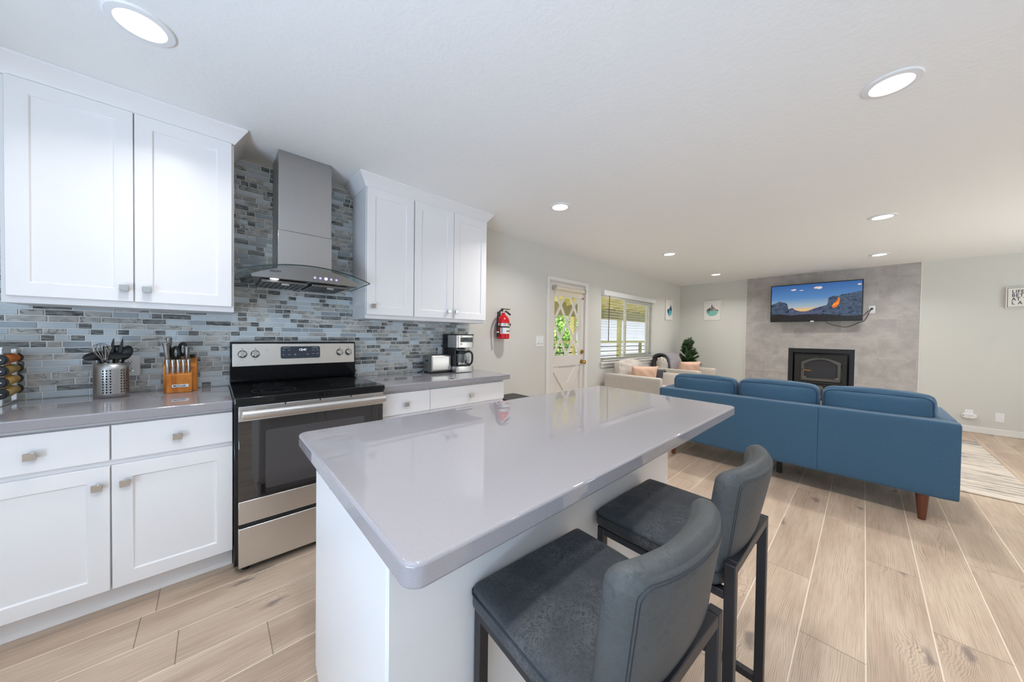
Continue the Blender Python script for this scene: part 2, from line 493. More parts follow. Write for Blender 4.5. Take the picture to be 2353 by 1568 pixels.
# ------------------------------------------------------------------ mesh helpers
class MB:
    def __init__(s):
        s.v = []; s.f = []; s.mi = []; s.cur = 0
    def add(s, vs, fs, X=None):
        o = len(s.v)
        s.v += [tuple(X @ Vector(p)) if X is not None else tuple(p) for p in vs]
        s.f += [tuple(i + o for i in f) for f in fs]
        s.mi += [s.cur] * len(fs)
        return s
    def box(s, x0, x1, y0, y1, z0, z1, X=None):
        x0, x1 = min(x0, x1), max(x0, x1); y0, y1 = min(y0, y1), max(y0, y1); z0, z1 = min(z0, z1), max(z0, z1)
        v = [(x0, y0, z0), (x1, y0, z0), (x1, y1, z0), (x0, y1, z0), (x0, y0, z1), (x1, y0, z1), (x1, y1, z1), (x0, y1, z1)]
        return s.add(v, [(3, 2, 1, 0), (4, 5, 6, 7), (0, 1, 5, 4), (1, 2, 6, 5), (2, 3, 7, 6), (3, 0, 4, 7)], X)
    def frust(s, c0, a0, b0, c1, a1, b1, axis='y'):
        """rectangular frustum between two centres along an axis"""
        def ring(c, a, b):
            if axis == 'y': return [(c[0] - a, c[1], c[2] - b), (c[0] + a, c[1], c[2] - b), (c[0] + a, c[1], c[2] + b), (c[0] - a, c[1], c[2] + b)]
            if axis == 'x': return [(c[0], c[1] - a, c[2] - b), (c[0], c[1] + a, c[2] - b), (c[0], c[1] + a, c[2] + b), (c[0], c[1] - a, c[2] + b)]
            return [(c[0] - a, c[1] - b, c[2]), (c[0] + a, c[1] - b, c[2]), (c[0] + a, c[1] + b, c[2]), (c[0] - a, c[1] + b, c[2])]
        return s.add(ring(c0, a0, b0) + ring(c1, a1, b1), [(0, 1, 2, 3), (7, 6, 5, 4), (0, 4, 5, 1), (1, 5, 6, 2), (2, 6, 7, 3), (3, 7, 4, 0)])
    def tube(s, pts, r, n=8, closed=False, cap=True):
        pts = [Vector(p) for p in pts]
        k = len(pts)
        rr = r if isinstance(r, (list, tuple)) else [r] * k
        vs = []
        prev = None
        for i, p in enumerate(pts):
            a = pts[(i - 1) % k] if (closed or i > 0) else p
            b = pts[(i + 1) % k] if (closed or i < k - 1) else p
            d = (b - a)
            d = d.normalized() if d.length > 1e-9 else Vector((0, 0, 1))
            if prev is None:
                u = d.orthogonal().normalized()
            else:
                u = prev - d * prev.dot(d)
                u = u.normalized() if u.length > 1e-6 else d.orthogonal().normalized()
            prev = u
            w = d.cross(u)
            for j in range(n):
                t = 2 * pi * j / n
                vs.append(p + (u * cos(t) + w * sin(t)) * rr[i])
        fs = []
        for i in range(k if closed else k - 1):
            for j in range(n):
                a = i * n + j; b = i * n + (j + 1) % n
                c = ((i + 1) % k) * n + (j + 1) % n; d = ((i + 1) % k) * n + j
                fs.append((a, b, c, d))
        if cap and not closed:
            fs.append(tuple(range(n - 1, -1, -1)))
            fs.append(tuple((k - 1) * n + j for j in range(n)))
        return s.add(vs, fs)
    def cyl(s, a, b, r0, r1=None, n=24):
        return s.tube([a, b], [r0, r0 if r1 is None else r1], n)
    def lathe(s, prof, X=None, n=32, cap=True):
        vs = []
        for r, z in prof:
            for j in range(n):
                t = 2 * pi * j / n
                vs.append((r * cos(t), r * sin(t), z))
        fs = []
        for i in range(len(prof) - 1):
            for j in range(n):
                fs.append((i * n + j, i * n + (j + 1) % n, (i + 1) * n + (j + 1) % n, (i + 1) * n + j))
        if cap:
            fs.append(tuple(range(n - 1, -1, -1)))
            fs.append(tuple((len(prof) - 1) * n + j for j in range(n)))
        return s.add(vs, fs, X)
    def prism(s, poly, h0, h1, axis='z'):
        """poly: 2D points; extruded along axis between h0 and h1"""
        def P(a, b, h):
            return (a, b, h) if axis == 'z' else ((a, h, b) if axis == 'y' else (h, a, b))
        k = len(poly)
        vs = [P(a, b, h0) for a, b in poly] + [P(a, b, h1) for a, b in poly]
        fs = [tuple(range(k - 1, -1, -1)), tuple(range(k, 2 * k))]
        for i in range(k):
            fs.append((i, (i + 1) % k, k + (i + 1) % k, k + i))
        return s.add(vs, fs)
    def shaker(s, w, h, t=.02, st=.062, rec=.008, X=None):
        """cabinet door; local x 0..w, z 0..h, front face at y=0 looking to -y, back at y=t"""
        ch = .004
        o = [(0, 0, 0), (w, 0, 0), (w, 0, h), (0, 0, h)]
        i = [(st, 0, st), (w - st, 0, st), (w - st, 0, h - st), (st, 0, h - st)]
        r = [(st + ch, rec, st + ch), (w - st - ch, rec, st + ch), (w - st - ch, rec, h - st - ch), (st + ch, rec, h - st - ch)]
        b = [(0, t, 0), (w, t, 0), (w, t, h), (0, t, h)]
        vs = o + i + r + b
        fs = []
        for k in range(4):
            q = (k + 1) % 4
            fs.append((k, q, 4 + q, 4 + k))
            fs.append((4 + k, 4 + q, 8 + q, 8 + k))
            fs.append((k, 12 + k, 12 + q, q))
        fs.append((8, 9, 10, 11))
        fs.append((15, 14, 13, 12))
        return s.add(vs, fs, X)
    def rbox(s, c, size, r=.03, n=10, bulge=(0, 0, 0), X=None, wob=0.0, seed=0):
        """rounded, optionally bulging box (cushions)"""
        hx, hy, hz = size[0] / 2, size[1] / 2, size[2] / 2
        rnd = random.Random(seed)
        idx = {}
        vs = []; fs = []
        ph = [rnd.uniform(0, 6.28) for _ in range(6)]
        def lerp(i):
            # denser sampling at the borders
            t = -1 + 2 * i / n
            return math.copysign(1 - (1 - abs(t)) ** 1.5, t) if n > 4 else t
        def vert(u, v, w):
            key = (round(u, 5), round(v, 5), round(w, 5))
            if key in idx: return idx[key]
            p = Vector((u * hx, v * hy, w * hz))
            q = Vector((max(-hx + r, min(hx - r, p.x)), max(-hy + r, min(hy - r, p.y)), max(-hz + r, min(hz - r, p.z))))
            d = p - q
            if d.length > 1e-9: p = q + d.normalized() * r
            b = Vector((bulge[0] * u * (1 - v * v) * (1 - w * w), bulge[1] * v * (1 - u * u) * (1 - w * w), bulge[2] * w * (1 - u * u) * (1 - v * v)))
            p = p + b
            if wob:
                k = wob * (sin(9 * u + ph[0] + 3 * w) * cos(7 * v + ph[1]) + .6 * sin(13 * w + ph[2] + 5 * u))
                p = p + Vector((u * k * .4, v * k, w * k))
            idx[key] = len(vs)
            vs.append(p + Vector(c))
            return idx[key]
        for ax in range(3):
            for sg in (-1, 1):
                for i in range(n):
                    for j in range(n):
                        a0, a1 = lerp(i), lerp(i + 1); b0, b1 = lerp(j), lerp(j + 1)
                        quad = []
                        for (a, b) in ((a0, b0), (a1, b0), (a1, b1), (a0, b1)):
                            co = [0, 0, 0]
                            co[ax] = sg; co[(ax + 1) % 3] = a; co[(ax + 2) % 3] = b
                            quad.append(vert(*co))
                        fs.append(tuple(quad if sg > 0 else quad[::-1]))
        return s.add(vs, fs, X)

def root_of(o):
    return o

def obj(name, mb, mats, parent=None, bevel=0.0, seg=2, smooth=True, angle=38):
    """link an MB (in world coordinates, or the parent's root-local world) as ONE mesh object"""
    me = bpy.data.meshes.new(name)
    org = Vector((0, 0, 0))
    p = parent
    while p is not None:
        org += p.location
        p = p.parent
    me.from_pydata([tuple(Vector(v) - org) for v in mb.v], [], mb.f)
    if not isinstance(mats, (list, tuple)):
        mats = [mats]
    for k in mats:
        me.materials.append(M[k] if isinstance(k, str) else k)
    if len(mats) > 1:
        me.polygons.foreach_set('material_index', mb.mi)
    bm = bmesh.new(); bm.from_mesh(me)
    bmesh.ops.recalc_face_normals(bm, faces=bm.faces)
    bm.to_mesh(me); bm.free()
    if smooth:
        me.polygons.foreach_set('use_smooth', [True] * len(me.polygons))
        me.set_sharp_from_angle(angle=radians(angle))
    me.update()
    o = bpy.data.objects.new(name, me)
    COL.objects.link(o)
    if parent: o.parent = parent
    if bevel:
        b = o.modifiers.new('bevel', 'BEVEL')
        b.width = bevel; b.segments = seg; b.limit_method = 'ANGLE'; b.angle_limit = radians(40)
        b.harden_normals = False
    return o

def thing(name, label, cat, loc=(0, 0, 0), rz=0, group=None):
    o = bpy.data.objects.new(name, None)
    COL.objects.link(o)
    o.empty_display_size = .1
    o.location = loc
    o.rotation_euler = (0, 0, rz)
    return tag(o, label, cat, group)

def tag(o, label, cat, group=None, kind=None):
    o['label'] = label; o['category'] = cat
    if group: o['group'] = group
    if kind: o['kind'] = kind
    return o

def struct(o):
    o['kind'] = 'structure'
    return o

def dup(root, loc, rz=0, label=None):
    r = root.copy(); COL.objects.link(r); r.location = loc; r.rotation_euler = (0, 0, rz)
    if label: r['label'] = label
    for ch in list(root.children):
        c = ch.copy(); COL.objects.link(c); c.parent = r
        for g in list(ch.children):
            d = g.copy(); COL.objects.link(d); d.parent = c
    return r

def text(name, s, size, mat, parent, origin, xdir, ydir, extrude=.0004, align='LEFT', spacing=1.0, bold=0.0, shear=0.0, xs=1.0):
    """lettering as a mesh: origin in world, xdir reading direction, ydir up"""
    cu = bpy.data.curves.new(name, 'FONT')
    cu.body = s; cu.size = size; cu.extrude = extrude; cu.align_x = align; cu.align_y = 'CENTER'
    cu.space_character = spacing; cu.offset = bold; cu.shear = shear
    tmp = bpy.data.objects.new(name + '_tmp', cu)
    COL.objects.link(tmp)
    dg = bpy.context.evaluated_depsgraph_get()
    me = bpy.data.meshes.new_from_object(tmp.evaluated_get(dg))
    bpy.data.objects.remove(tmp); bpy.data.curves.remove(cu)
    X = Vector(xdir).normalized(); Y = Vector(ydir).normalized(); Z = X.cross(Y)
    mt = Matrix((X * xs, Y, Z)).transposed().to_4x4(); mt.translation = Vector(origin)
    me.transform(mt)
    org = Vector((0, 0, 0)); p = parent
    while p is not None:
        org += p.location; p = p.parent
    me.transform(Matrix.Translation(-org))
    me.materials.clear(); me.materials.append(M[mat])
    o = bpy.data.objects.new(name, me); COL.objects.link(o)
    if parent: o.parent = parent
    return o

def rrect(x0, x1, y0, y1, r, n=5):
    pts = []
    for cx, cyy, a in ((x1 - r, y1 - r, 0), (x0 + r, y1 - r, 90), (x0 + r, y0 + r, 180), (x1 - r, y0 + r, 270)):
        for k in range(n + 1):
            t = radians(a + 90 * k / n)
            pts.append((cx + r * cos(t), cyy + r * sin(t)))
    return pts

def densify(poly, step):
    out = []
    k = len(poly)
    for i in range(k):
        a = Vector(poly[i]); b_ = Vector(poly[(i + 1) % k])
        m_ = max(1, int((b_ - a).length / step))
        for q in range(m_):
            p = a.lerp(b_, q / m_)
            out.append((p.x, p.y))
    return out

def round_poly(poly, r, n=6):
    out = []
    k = len(poly)
    for i in range(k):
        p = Vector(poly[i]); a = (Vector(poly[i - 1]) - p).normalized(); b = (Vector(poly[(i + 1) % k]) - p).normalized()
        ang = a.angle(b)
        d = r / math.tan(ang / 2)
        c = p + (a + b).normalized() * (r / sin(ang / 2))
        s0 = p + a * d - c; s1 = p + b * d - c
        t0 = math.atan2(s0.y, s0.x); t1 = math.atan2(s1.y, s1.x)
        dt = (t1 - t0 + pi) % (2 * pi) - pi
        for q in range(n + 1):
            t = t0 + dt * q / n
            out.append((c.x + r * cos(t), c.y + r * sin(t)))
    return out

# ================================================================== SETTING
XL, YR = -2.0, -3.2          # unseen walls
XD0, XD1, ZD1 = 3.303, 4.121, 2.030      # door opening
XW0, XW1, ZW0, ZW1 = 4.585, 6.40, .875, 1.985   # window opening

b = MB(); b.box(XL, XB, YR, YW, -.05, 0)
struct(obj('floor', b, 'floor', smooth=False))
b = MB(); b.box(XL - .1, XB + .1, YR - .1, YW + .12, ZC, ZC + .08)
struct(obj('ceiling', b, 'ceiling', smooth=False))
b = MB()      # kitchen wall, with the openings for the door and the window
T = .12
for x0, x1, z0, z1 in ((XL, XD0, 0, ZC), (XD0, XD1, ZD1, ZC), (XD1, XW0, 0, ZC), (XW0, XW1, 0, ZW0), (XW0, XW1, ZW1, ZC), (XW1, XB, 0, ZC)):
    b.box(x0, x1, YW, YW + T, z0, z1)
struct(obj('wall_left', b, 'wall', smooth=False))
b = MB()
for y0, y1, z0, z1 in ((YR, .100, 0, ZC), (.948, YW + T, 0, ZC), (.100, .948, 1.120, ZC), (.100, .948, 0, .20)):
    b.box(XB, XB + .1, y0, y1, z0, z1)
struct(obj('wall_back', b, 'wall', smooth=False))
b = MB()
GY0, GY1, GZ0, GZ1 = -2.4, .80, .06, 2.20
for y0, y1, z0, z1 in ((YR, GY0, 0, ZC), (GY1, YW + T, 0, ZC), (GY0, GY1, 0, GZ0), (GY0, GY1, GZ1, ZC)):
    b.box(XL - .1, XL, y0, y1, z0, z1)
struct(obj('wall_front', b, 'wall', smooth=False))
b = MB()
for x0, x1, z0, z1 in ((XL, 4.5, 0, ZC), (4.5, 6.7, 0, .35), (4.5, 6.7, 2.25, ZC), (6.7, XB, 0, ZC)):
    b.box(x0, x1, YR - .1, YR, z0, z1)
struct(obj('wall_right', b, 'wall', smooth=False))
x0, x1, z0, z1 = 4.5, 6.7, .35, 2.25
w = struct(thing('window_2', 'white framed living room window opposite the armchairs', 'window', ((x0 + x1) / 2, YR - .05, z0)))
b = MB()
for a0, a1, c0, c1 in ((x0, x1, z0, z0 + .05), (x0, x1, z1 - .05, z1), (x0, x0 + .05, z0, z1), (x1 - .05, x1, z0, z1), ((x0 + x1) / 2 - .03, (x0 + x1) / 2 + .03, z0, z1)):
    b.box(a0, a1, YR - .08, YR - .02, c0, c1)
obj('window_frame', b, 'whitevinyl', w, .004)
b = MB(); b.box(x0 + .05, x1 - .05, YR - .052, YR - .048, z0 + .05, z1 - .05)
obj('pane', b, 'pane', w, smooth=False)
w = struct(thing('door_2', 'white framed sliding glass door behind the island', 'door', (XL - .05, (GY0 + GY1) / 2, GZ0)))
b = MB()
for a0, a1, c0, c1 in ((GY0, GY1, GZ0, GZ0 + .06), (GY0, GY1, GZ1 - .06, GZ1), (GY0, GY0 + .06, GZ0, GZ1), (GY1 - .06, GY1, GZ0, GZ1), ((GY0 + GY1) / 2 - .04, (GY0 + GY1) / 2 + .04, GZ0, GZ1)):
    b.box(XL - .08, XL - .02, a0, a1, c0, c1)
obj('door_frame', b, 'whitevinyl', w, .004)
b = MB(); b.box(XL - .052, XL - .048, GY0 + .06, GY1 - .06, GZ0 + .06, GZ1 - .06)
obj('pane', b, 'pane', w, smooth=False)

b = MB(); b.box(XL - 2.7, XL - .1, YR - .4, YW + T, 2.34, 2.42)  # unseen slab added to block the sun from the glazed door
struct(obj('sun_shield_slab', b, 'ceiling', smooth=False))

# baseboards
def baseboard(name, x0, x1, y0, y1):
    b = MB(); b.box(x0, x1, y0, y1, 0, .088); 
    return struct(obj(name, b, 'trim', bevel=.006))
baseboard('baseboard_back', XB - .014, XB, YR, -.568)
b = MB(); b.box(XB - .014, XB, 1.616, YW, 0, .088)
struct(obj('baseboard_back', b, 'trim', bevel=.006))
b = MB(); b.box(2.02, XD0 - .047, YW - .014, YW, 0, .088)
b.box(XD1 + .07, XB - .014, YW - .014, YW, 0, .088)
struct(obj('baseboard_left', b, 'trim', bevel=.006))

# fireplace tile cladding with a pale metal edge, cut round the stove
FY0, FY1 = -.558, 1.608
IY0, IY1, IZ1 = .100, .948, 1.120
b = MB()
for y0, y1, z0, z1 in ((FY0, IY0, 0, ZC), (IY1, FY1, 0, ZC), (IY0, IY1, IZ1, ZC), (IY0, IY1, 0, .20)):
    b.box(XB - .022, XB, y0, y1, z0, z1)
fpw = struct(obj('wall_fireplace', b, 'fptile', smooth=False))
b = MB(); b.box(XB - .026, XB, FY0 - .008, FY0, 0, ZC); b.box(XB - .026, XB, FY1, FY1 + .008, 0, ZC)
struct(obj('trim_1', b, 'trim', smooth=False))

# ---- backsplash mosaic: every glass tile a raised chip over the grout bed
def backsplash():
    rnd = random.Random(11)
    X0, X1, ZB, ZT = -1.25, 2.02, .9145, 2.428
    rows = 46
    dz = (ZT - ZB) / rows
    gap = .0052
    vs = []; fs = []; at = []
    y0, y1 = YW - .008, YW - .004
    ch = .0012
    for r in range(rows):
        z0 = ZB + r * dz + gap / 2; z1 = ZB + (r + 1) * dz - gap / 2
        x = X0 - rnd.uniform(0, .1)
        last = None
        while x < X1:
            kind = rnd.random()
            if kind > .76 and rnd.random() < .5: w = rnd.choice((.045, .05))
            else: w = rnd.choice((.048, .048, .075, .098, .098, .125, .125, .15))
            a0, a1 = max(x, X0), min(x + w - gap, X1)
            x += w
            if a1 - a0 < .006: continue
            # tiles only where no upper cabinet hides the wall
            o = len(vs)
            vs += [(a0, y1, z0), (a1, y1, z0), (a1, y1, z1), (a0, y1, z1),
                   (a0 + ch, y0, z0 + ch), (a1 - ch, y0, z0 + ch), (a1 - ch, y0, z1 - ch), (a0 + ch, y0, z1 - ch)]
            nf = [(4, 5, 6, 7), (0, 1, 5, 4), (1, 2, 6, 5), (2, 3, 7, 6), (3, 0, 4, 7)]
            fs += [tuple(i + o for i in f) for f in nf]
            t = (kind, rnd.random(), rnd.random())
            at += [t] * len(nf)
    me = bpy.data.meshes.new('wall_backsplash')
    o = len(vs)
    vs += [(X0, y1 + .001, ZB), (X1, y1 + .001, ZB), (X1, y1 + .001, ZT + .006), (X0, y1 + .001, ZT + .006),
           (X0, YW, ZB), (X1, YW, ZB), (X1, YW, ZT + .006), (X0, YW, ZT + .006)]
    g = [(0, 1, 2, 3), (0, 4, 5, 1), (1, 5, 6, 2), (2, 6, 7, 3), (3, 7, 4, 0)]
    fs += [tuple(i + o for i in f) for f in g]
    at += [(0, 0, 0)] * len(g)
    me.from_pydata(vs, [], fs)
    me.materials.append(M['mosaic']); me.materials.append(M['grout'])
    a = me.attributes.new('tile', 'FLOAT_VECTOR', 'FACE')
    a.data.foreach_set('vector', [c for t in at for c in t])
    me.polygons.foreach_set('material_index', [0] * (len(fs) - len(g)) + [1] * len(g))
    me.update()
    ob = bpy.data.objects.new('wall_backsplash', me); COL.objects.link(ob)
    struct(ob)
backsplash()

# ---- entry door with diamond lattice glazing
def entry_door():
    d = struct(thing('door_1', 'white entry door with diamond lattice window and crossbuck lower panel', 'door', ((XD0 + XD1) / 2, YW, 0)))
    y = YW
    b = MB()
    cw = .045
    b.box(XD0 - cw, XD0, y - .018, y, 0, ZD1 + .05); b.box(XD1, XD1 + .078, y - .018, y, 0, ZD1 + .05); b.box(XD0, XD1, y - .018, y, ZD1, ZD1 + .05)
    b.box(XD0 - .0, XD0 + .012, y, y + T, 0, ZD1); b.box(XD1 - .012, XD1, y, y + T, 0, ZD1); b.box(XD0, XD1, y, y + T, ZD1 - .012, ZD1)
    obj('door_frame', b, 'trim', d, .004)
    # slab with glazed opening
    gx0, gx1, gz0, gz1 = 3.432, 4.035, 1.005, 1.945
    y0, y1 = y + .008, y + .05
    b = MB()
    for a0, a1, c0, c1 in ((XD0 + .013, gx0, .01, ZD1 - .014), (gx1, XD1 - .013, .01, ZD1 - .014), (gx0, gx1, gz1, ZD1 - .014), (gx0, gx1, .85, gz0), (gx0, gx1, .01, .16)):
        b.box(a0, a1, y0, y1, c0, c1)
    b.box(gx0, gx1, y0 + .018, y1 - .01, .16, .85)
    obj('slab', b, 'doorwhite', d, .003)
    # crossbuck boards in the lower panel
    def strip(p, q, w, ya, yb, mb):
        p = Vector(p); q = Vector(q); dd = (q - p).normalized(); nn = Vector((-dd.y, dd.x)) * w / 2
        poly = [p + nn, q + nn, q - nn, p - nn]
        mb.prism([(a.x, a.y) for a in poly], ya, yb, 'y')
    def clip(p, q, x0, x1, z0, z1):
        return p, q
    b = MB()
    strip((gx0 + .02, .845), (gx1 - .02, .165), .115, y0 + .002, y0 + .03, b)
    strip((gx1 - .02, .845), (gx0 + .02, .165), .115, y0 + .003, y0 + .03, b)
    obj('crossbuck', b, 'doorwhite', d, .003)
    # lattice
    W, H = gx1 - gx0, gz1 - gz0
    b = MB()
    def P(u, v): return (gx0 + W * u / 4, gz0 + H * v / 4)
    k = 0
    for c in (-2, 0, 2):
        u0, v0 = (max(0, c), max(0, -c)); u1, v1 = (min(4, 4 + c), min(4, 4 - c))
        strip(P(u0, v0), P(u1, v1), .030, y0 + .004, y0 + .026, b)
    for c in (2, 4, 6):
        u0, v0 = (max(0, c - 4), min(4, c)); u1, v1 = (min(4, c), max(0, c - 4))
        strip(P(u0, v0), P(u1, v1), .030, y0 + .006, y0 + .027, b)
    obj('lattice', b, 'doorwhite', d, .003)
    b = MB(); b.box(gx0 - .004, gx1 + .004, y0 + .029, y0 + .033, gz0 - .004, gz1 + .004)
    obj('glass', b, 'pane', d, smooth=False)
    for z in (1.80, 1.03, .22):
        b = MB(); b.cyl((XD0 + .004, y - .006, z - .045), (XD0 + .004, y - .006, z + .045), .006, n=10)
        b.box(XD0 - .004, XD0 + .010, y - .0125, y + .006, z - .045, z + .045)
        obj('hinge', b, 'steel', d)
    X = Matrix.Translation((4.072, y0, .895)) @ Matrix.Rotation(pi / 2, 4, 'X')
    b = MB(); b.lathe([(.034, 0), (.034, .006), (.014, .010), (.012, .032), (.022, .040), (.029, .052), (.027, .066), (.012, .073), (.002, .074)], X, 20)
    obj('knob', b, 'brass', d)
    X = Matrix.Translation((4.072, y0, 1.045)) @ Matrix.Rotation(pi / 2, 4, 'X')
    b = MB(); b.lathe([(.031, 0), (.031, .008), (.025, .016), (.010, .018), (.010, .022)], X, 20)
    b.box(4.066, 4.078, y0 - .034, y0 - .018, 1.027, 1.063)
    obj('deadbolt', b, 'brass', d)
entry_door()

# ---- sliding window with sill
def window():
    w = struct(thing('window_1', 'white vinyl slider window beside the entry door', 'window', ((XW0 + XW1) / 2, YW, ZW0)))
    y = YW + .045
    b = MB()
    f = .045
    for a0, a1, c0, c1 in ((XW0, XW1, ZW0, ZW0 + f), (XW0, XW1, ZW1 - f, ZW1), (XW0, XW0 + f, ZW0, ZW1), (XW1 - f, XW1, ZW0, ZW1)):
        b.box(a0, a1, y, y + .065, c0, c1)
    obj('window_frame', b, 'whitevinyl', w, .004)
    xm = 5.47
    b = MB()
    for a0, a1, c0, c1 in ((xm + .03, XW1 - f - .05, ZW0 + f, ZW0 + f + .05), (xm + .03, XW1 - f - .05, ZW1 - f - .05, ZW1 - f), (xm - .03, xm + .03, ZW0 + f, ZW1 - f), (XW1 - f - .05, XW1 - f, ZW0 + f, ZW1 - f)):
        b.box(a0, a1, y + .008, y + .036, c0, c1)
    obj('sash', b, 'whitevinyl', w, .003)
    b = MB(); b.box(XW0 + f, xm + .02, y + .05, y + .054, ZW0 + f, ZW1 - f); b.box(xm + .03, XW1 - f - .05, y + .02, y + .024, ZW0 + f + .05, ZW1 - f - .05)
    obj('pane', b, 'pane', w, smooth=False)
    b = MB(); b.box(4.555, 6.44, YW - .045, YW + .045, .836, .868)
    obj('sill', b, 'trim', w, .006)
    b = MB(); b.box(4.585, 6.41, YW - .016, YW, .775, .836)
    obj('apron', b, 'trim', w, .004)
window()

# ================================================================== DAYLIT OUTSIDE
b = MB(); b.box(2.0, 24, YW + T, 14, -.25, -.10)
struct(obj('ground', b, 'concrete', smooth=False))
pr = thing('patio_roof', 'pale yellow boarded patio roof seen through door and window', 'patio roof', (8, 4.1, 2.3))
b = MB()
for k in range(17):
    y0 = YW + .15 + k * .145
    b.box(2.2, 15, y0, y0 + .143, 2.62 - .19 * (y0 - YW), 2.645 - .19 * (y0 - YW))
obj('boards', b, 'yellowwood', pr, smooth=False)
b = MB()
for k in range(15):
    x0 = 2.6 + k * .8
    z = lambda yy: 2.61 - .19 * (yy - YW)
    b.add([(x0, YW + .14, z(YW + .14) - .12), (x0 + .05, YW + .14, z(YW + .14) - .12), (x0 + .05, 5.3, z(5.3) - .12), (x0, 5.3, z(5.3) - .12),
           (x0, YW + .14, z(YW + .14)), (x0 + .05, YW + .14, z(YW + .14)), (x0 + .05, 5.3, z(5.3)), (x0, 5.3, z(5.3))],
          [(3, 2, 1, 0), (4, 5, 6, 7), (0, 1, 5, 4), (1, 2, 6, 5), (2, 3, 7, 6), (3, 0, 4, 7)])
obj('rafters', b, 'yellowwood', pr, smooth=False)
b = MB(); b.box(2.2, 15, 5.16, 5.26, 1.80, 2.13)
obj('header_beam', b, 'beamwood', pr, .005)
for x in (3.2, 6.98, 9.36, 12.2):
    b = MB(); b.box(x - .05, x + .05, 5.15, 5.27, -.1, 1.80)
    obj('post', b, 'yellowwood', pr, .005)
rl = thing('patio_railing', 'patio railing with yellow top rail and horizontal bars outside', 'railing', (8, 5.2, -.1))
b = MB(); b.box(3.26, 6.92, 5.15, 5.25, 1.10, 1.16); b.box(7.04, 9.30, 5.15, 5.25, 1.10, 1.16); b.box(9.42, 12.14, 5.15, 5.25, 1.10, 1.16); b.box(12.26, 15, 5.15, 5.25, 1.10, 1.16)
obj('top_rail', b, 'yellowwood', rl, .004)
for z in (.98, .84, .70, .56, .42, .28, .14, .0):
    b = MB()
    for x0, x1 in ((3.26, 6.92), (7.04, 9.30), (9.42, 12.14), (12.26, 15)):
        b.box(x0, x1, 5.185, 5.21, z, z + .025)
    obj('bar', b, 'blackmetal', rl, smooth=False)
for x in (5.1, 8.1, 10.75, 13.6):
    b = MB(); b.box(x - .035, x + .035, 5.16, 5.24, -.1, 1.10)
    obj('baluster_post', b, 'beamwood', rl, smooth=False)
hs = thing('neighbour_house', 'pale neighbouring house beyond the patio railing', 'house', (22, 10.5, -.2))
b = MB(); b.box(11.2, 34, 9.6, 14, -.2, 2.55)
for k in range(14):
    b.box(11.19, 34, 9.585, 9.62, -.1 + k * .19, -.1 + k * .19 + .012)
obj('siding', b, 'house', hs, smooth=False)
b = MB(); b.prism([(9.3, 2.5), (14.3, 2.5), (11.8, 4.2)], 11.0, 34.2, 'x')
obj('roof', b, 'concrete', hs, smooth=False)

def bush(name, label, cx, cyy, z0, z1, rx, ry, n, seed, leaf=.11):
    rnd = random.Random(seed)
    t = thing(name, label, 'tree', (cx, cyy, -.1), group='trees beyond the patio')
    b = MB()
    b.tube([(cx, cyy, -.1), (cx + .05, cyy, (z0 + z1) / 2), (cx - .03, cyy + .05, z1 - .3)], [.06, .045, .015], 8)
    for k in range(9):
        a = rnd.uniform(0, 6.28); zz = rnd.uniform(z0, z1 - .3)
        b.tube([(cx, cyy, zz), (cx + rx * .7 * cos(a), cyy + ry * .7 * sin(a), zz + .3)], [.025, .008], 6)
    obj('trunk', b, 'bark', t)
    b = MB()
    for k in range(n):
        while True:
            u, v, w = rnd.uniform(-1, 1), rnd.uniform(-1, 1), rnd.uniform(-1, 1)
            q = u * u + v * v + w * w
            if .25 < q < 1: break
        p = Vector((cx + u * rx, cyy + v * ry, (z0 + z1) / 2 + w * (z1 - z0) / 2))
        X = Matrix.Translation(p) @ Matrix.Rotation(rnd.uniform(0, 6.28), 4, 'Z') @ Matrix.Rotation(rnd.uniform(-1.1, 1.1), 4, 'X') @ Matrix.Scale(rnd.uniform(.7, 1.3), 4)
        L = leaf
        b.add([(0, 0, 0), (L * .35, 0, L * .35), (0, -L * .08, L), (-L * .35, 0, L * .35), (0, L * .06, L * .5)], [(0, 1, 4), (1, 2, 4), (2, 3, 4), (3, 0, 4)], X)
    o = obj('foliage', b, 'leaf', t, smooth=False)
    return t
bush('garden_tree', 'bright green leafy tree seen through the door lattice', 7.3, 6.9, -.1, 2.5, 1.0, .7, 2600, 1)
bush('garden_tree', 'bright green leafy tree further along the patio', 9.0, 7.7, -.1, 2.6, .9, .7, 2200, 2)
bush('garden_tree', 'tall leafy tree at the left end of the view through the window', 10.6, 8.4, .9, 3.2, .75, .6, 1500, 3)

# ================================================================== KITCHEN CABINETS
YU = 2.532      # upper door face
YB = 2.247      # base door face

def pull(name, x, y, z, parent, w=.032, h=.030, d=.027, dirn=-1):
    """square flared chrome pull projecting along y"""
    b = MB()
    b.frust((x, y, z), .010, .010, (x, y + dirn * (d - .008), z), w / 2 - .002, h / 2 - .002)
    b.box(x - w / 2, x + w / 2, y + dirn * (d - .008), y + dirn * d, z - h / 2, z + h / 2)
    return obj(name, b, 'chrome', parent, .0012, 1)

def door_part(name, x0, x1, z0, z1, y, parent, st=.062):
    b = MB(); b.shaker(x1 - x0, z1 - z0, .02, st, .008, Matrix.Translation((x0, y, z0)))
    return obj(name, b, 'cab', parent, .0015, 1)

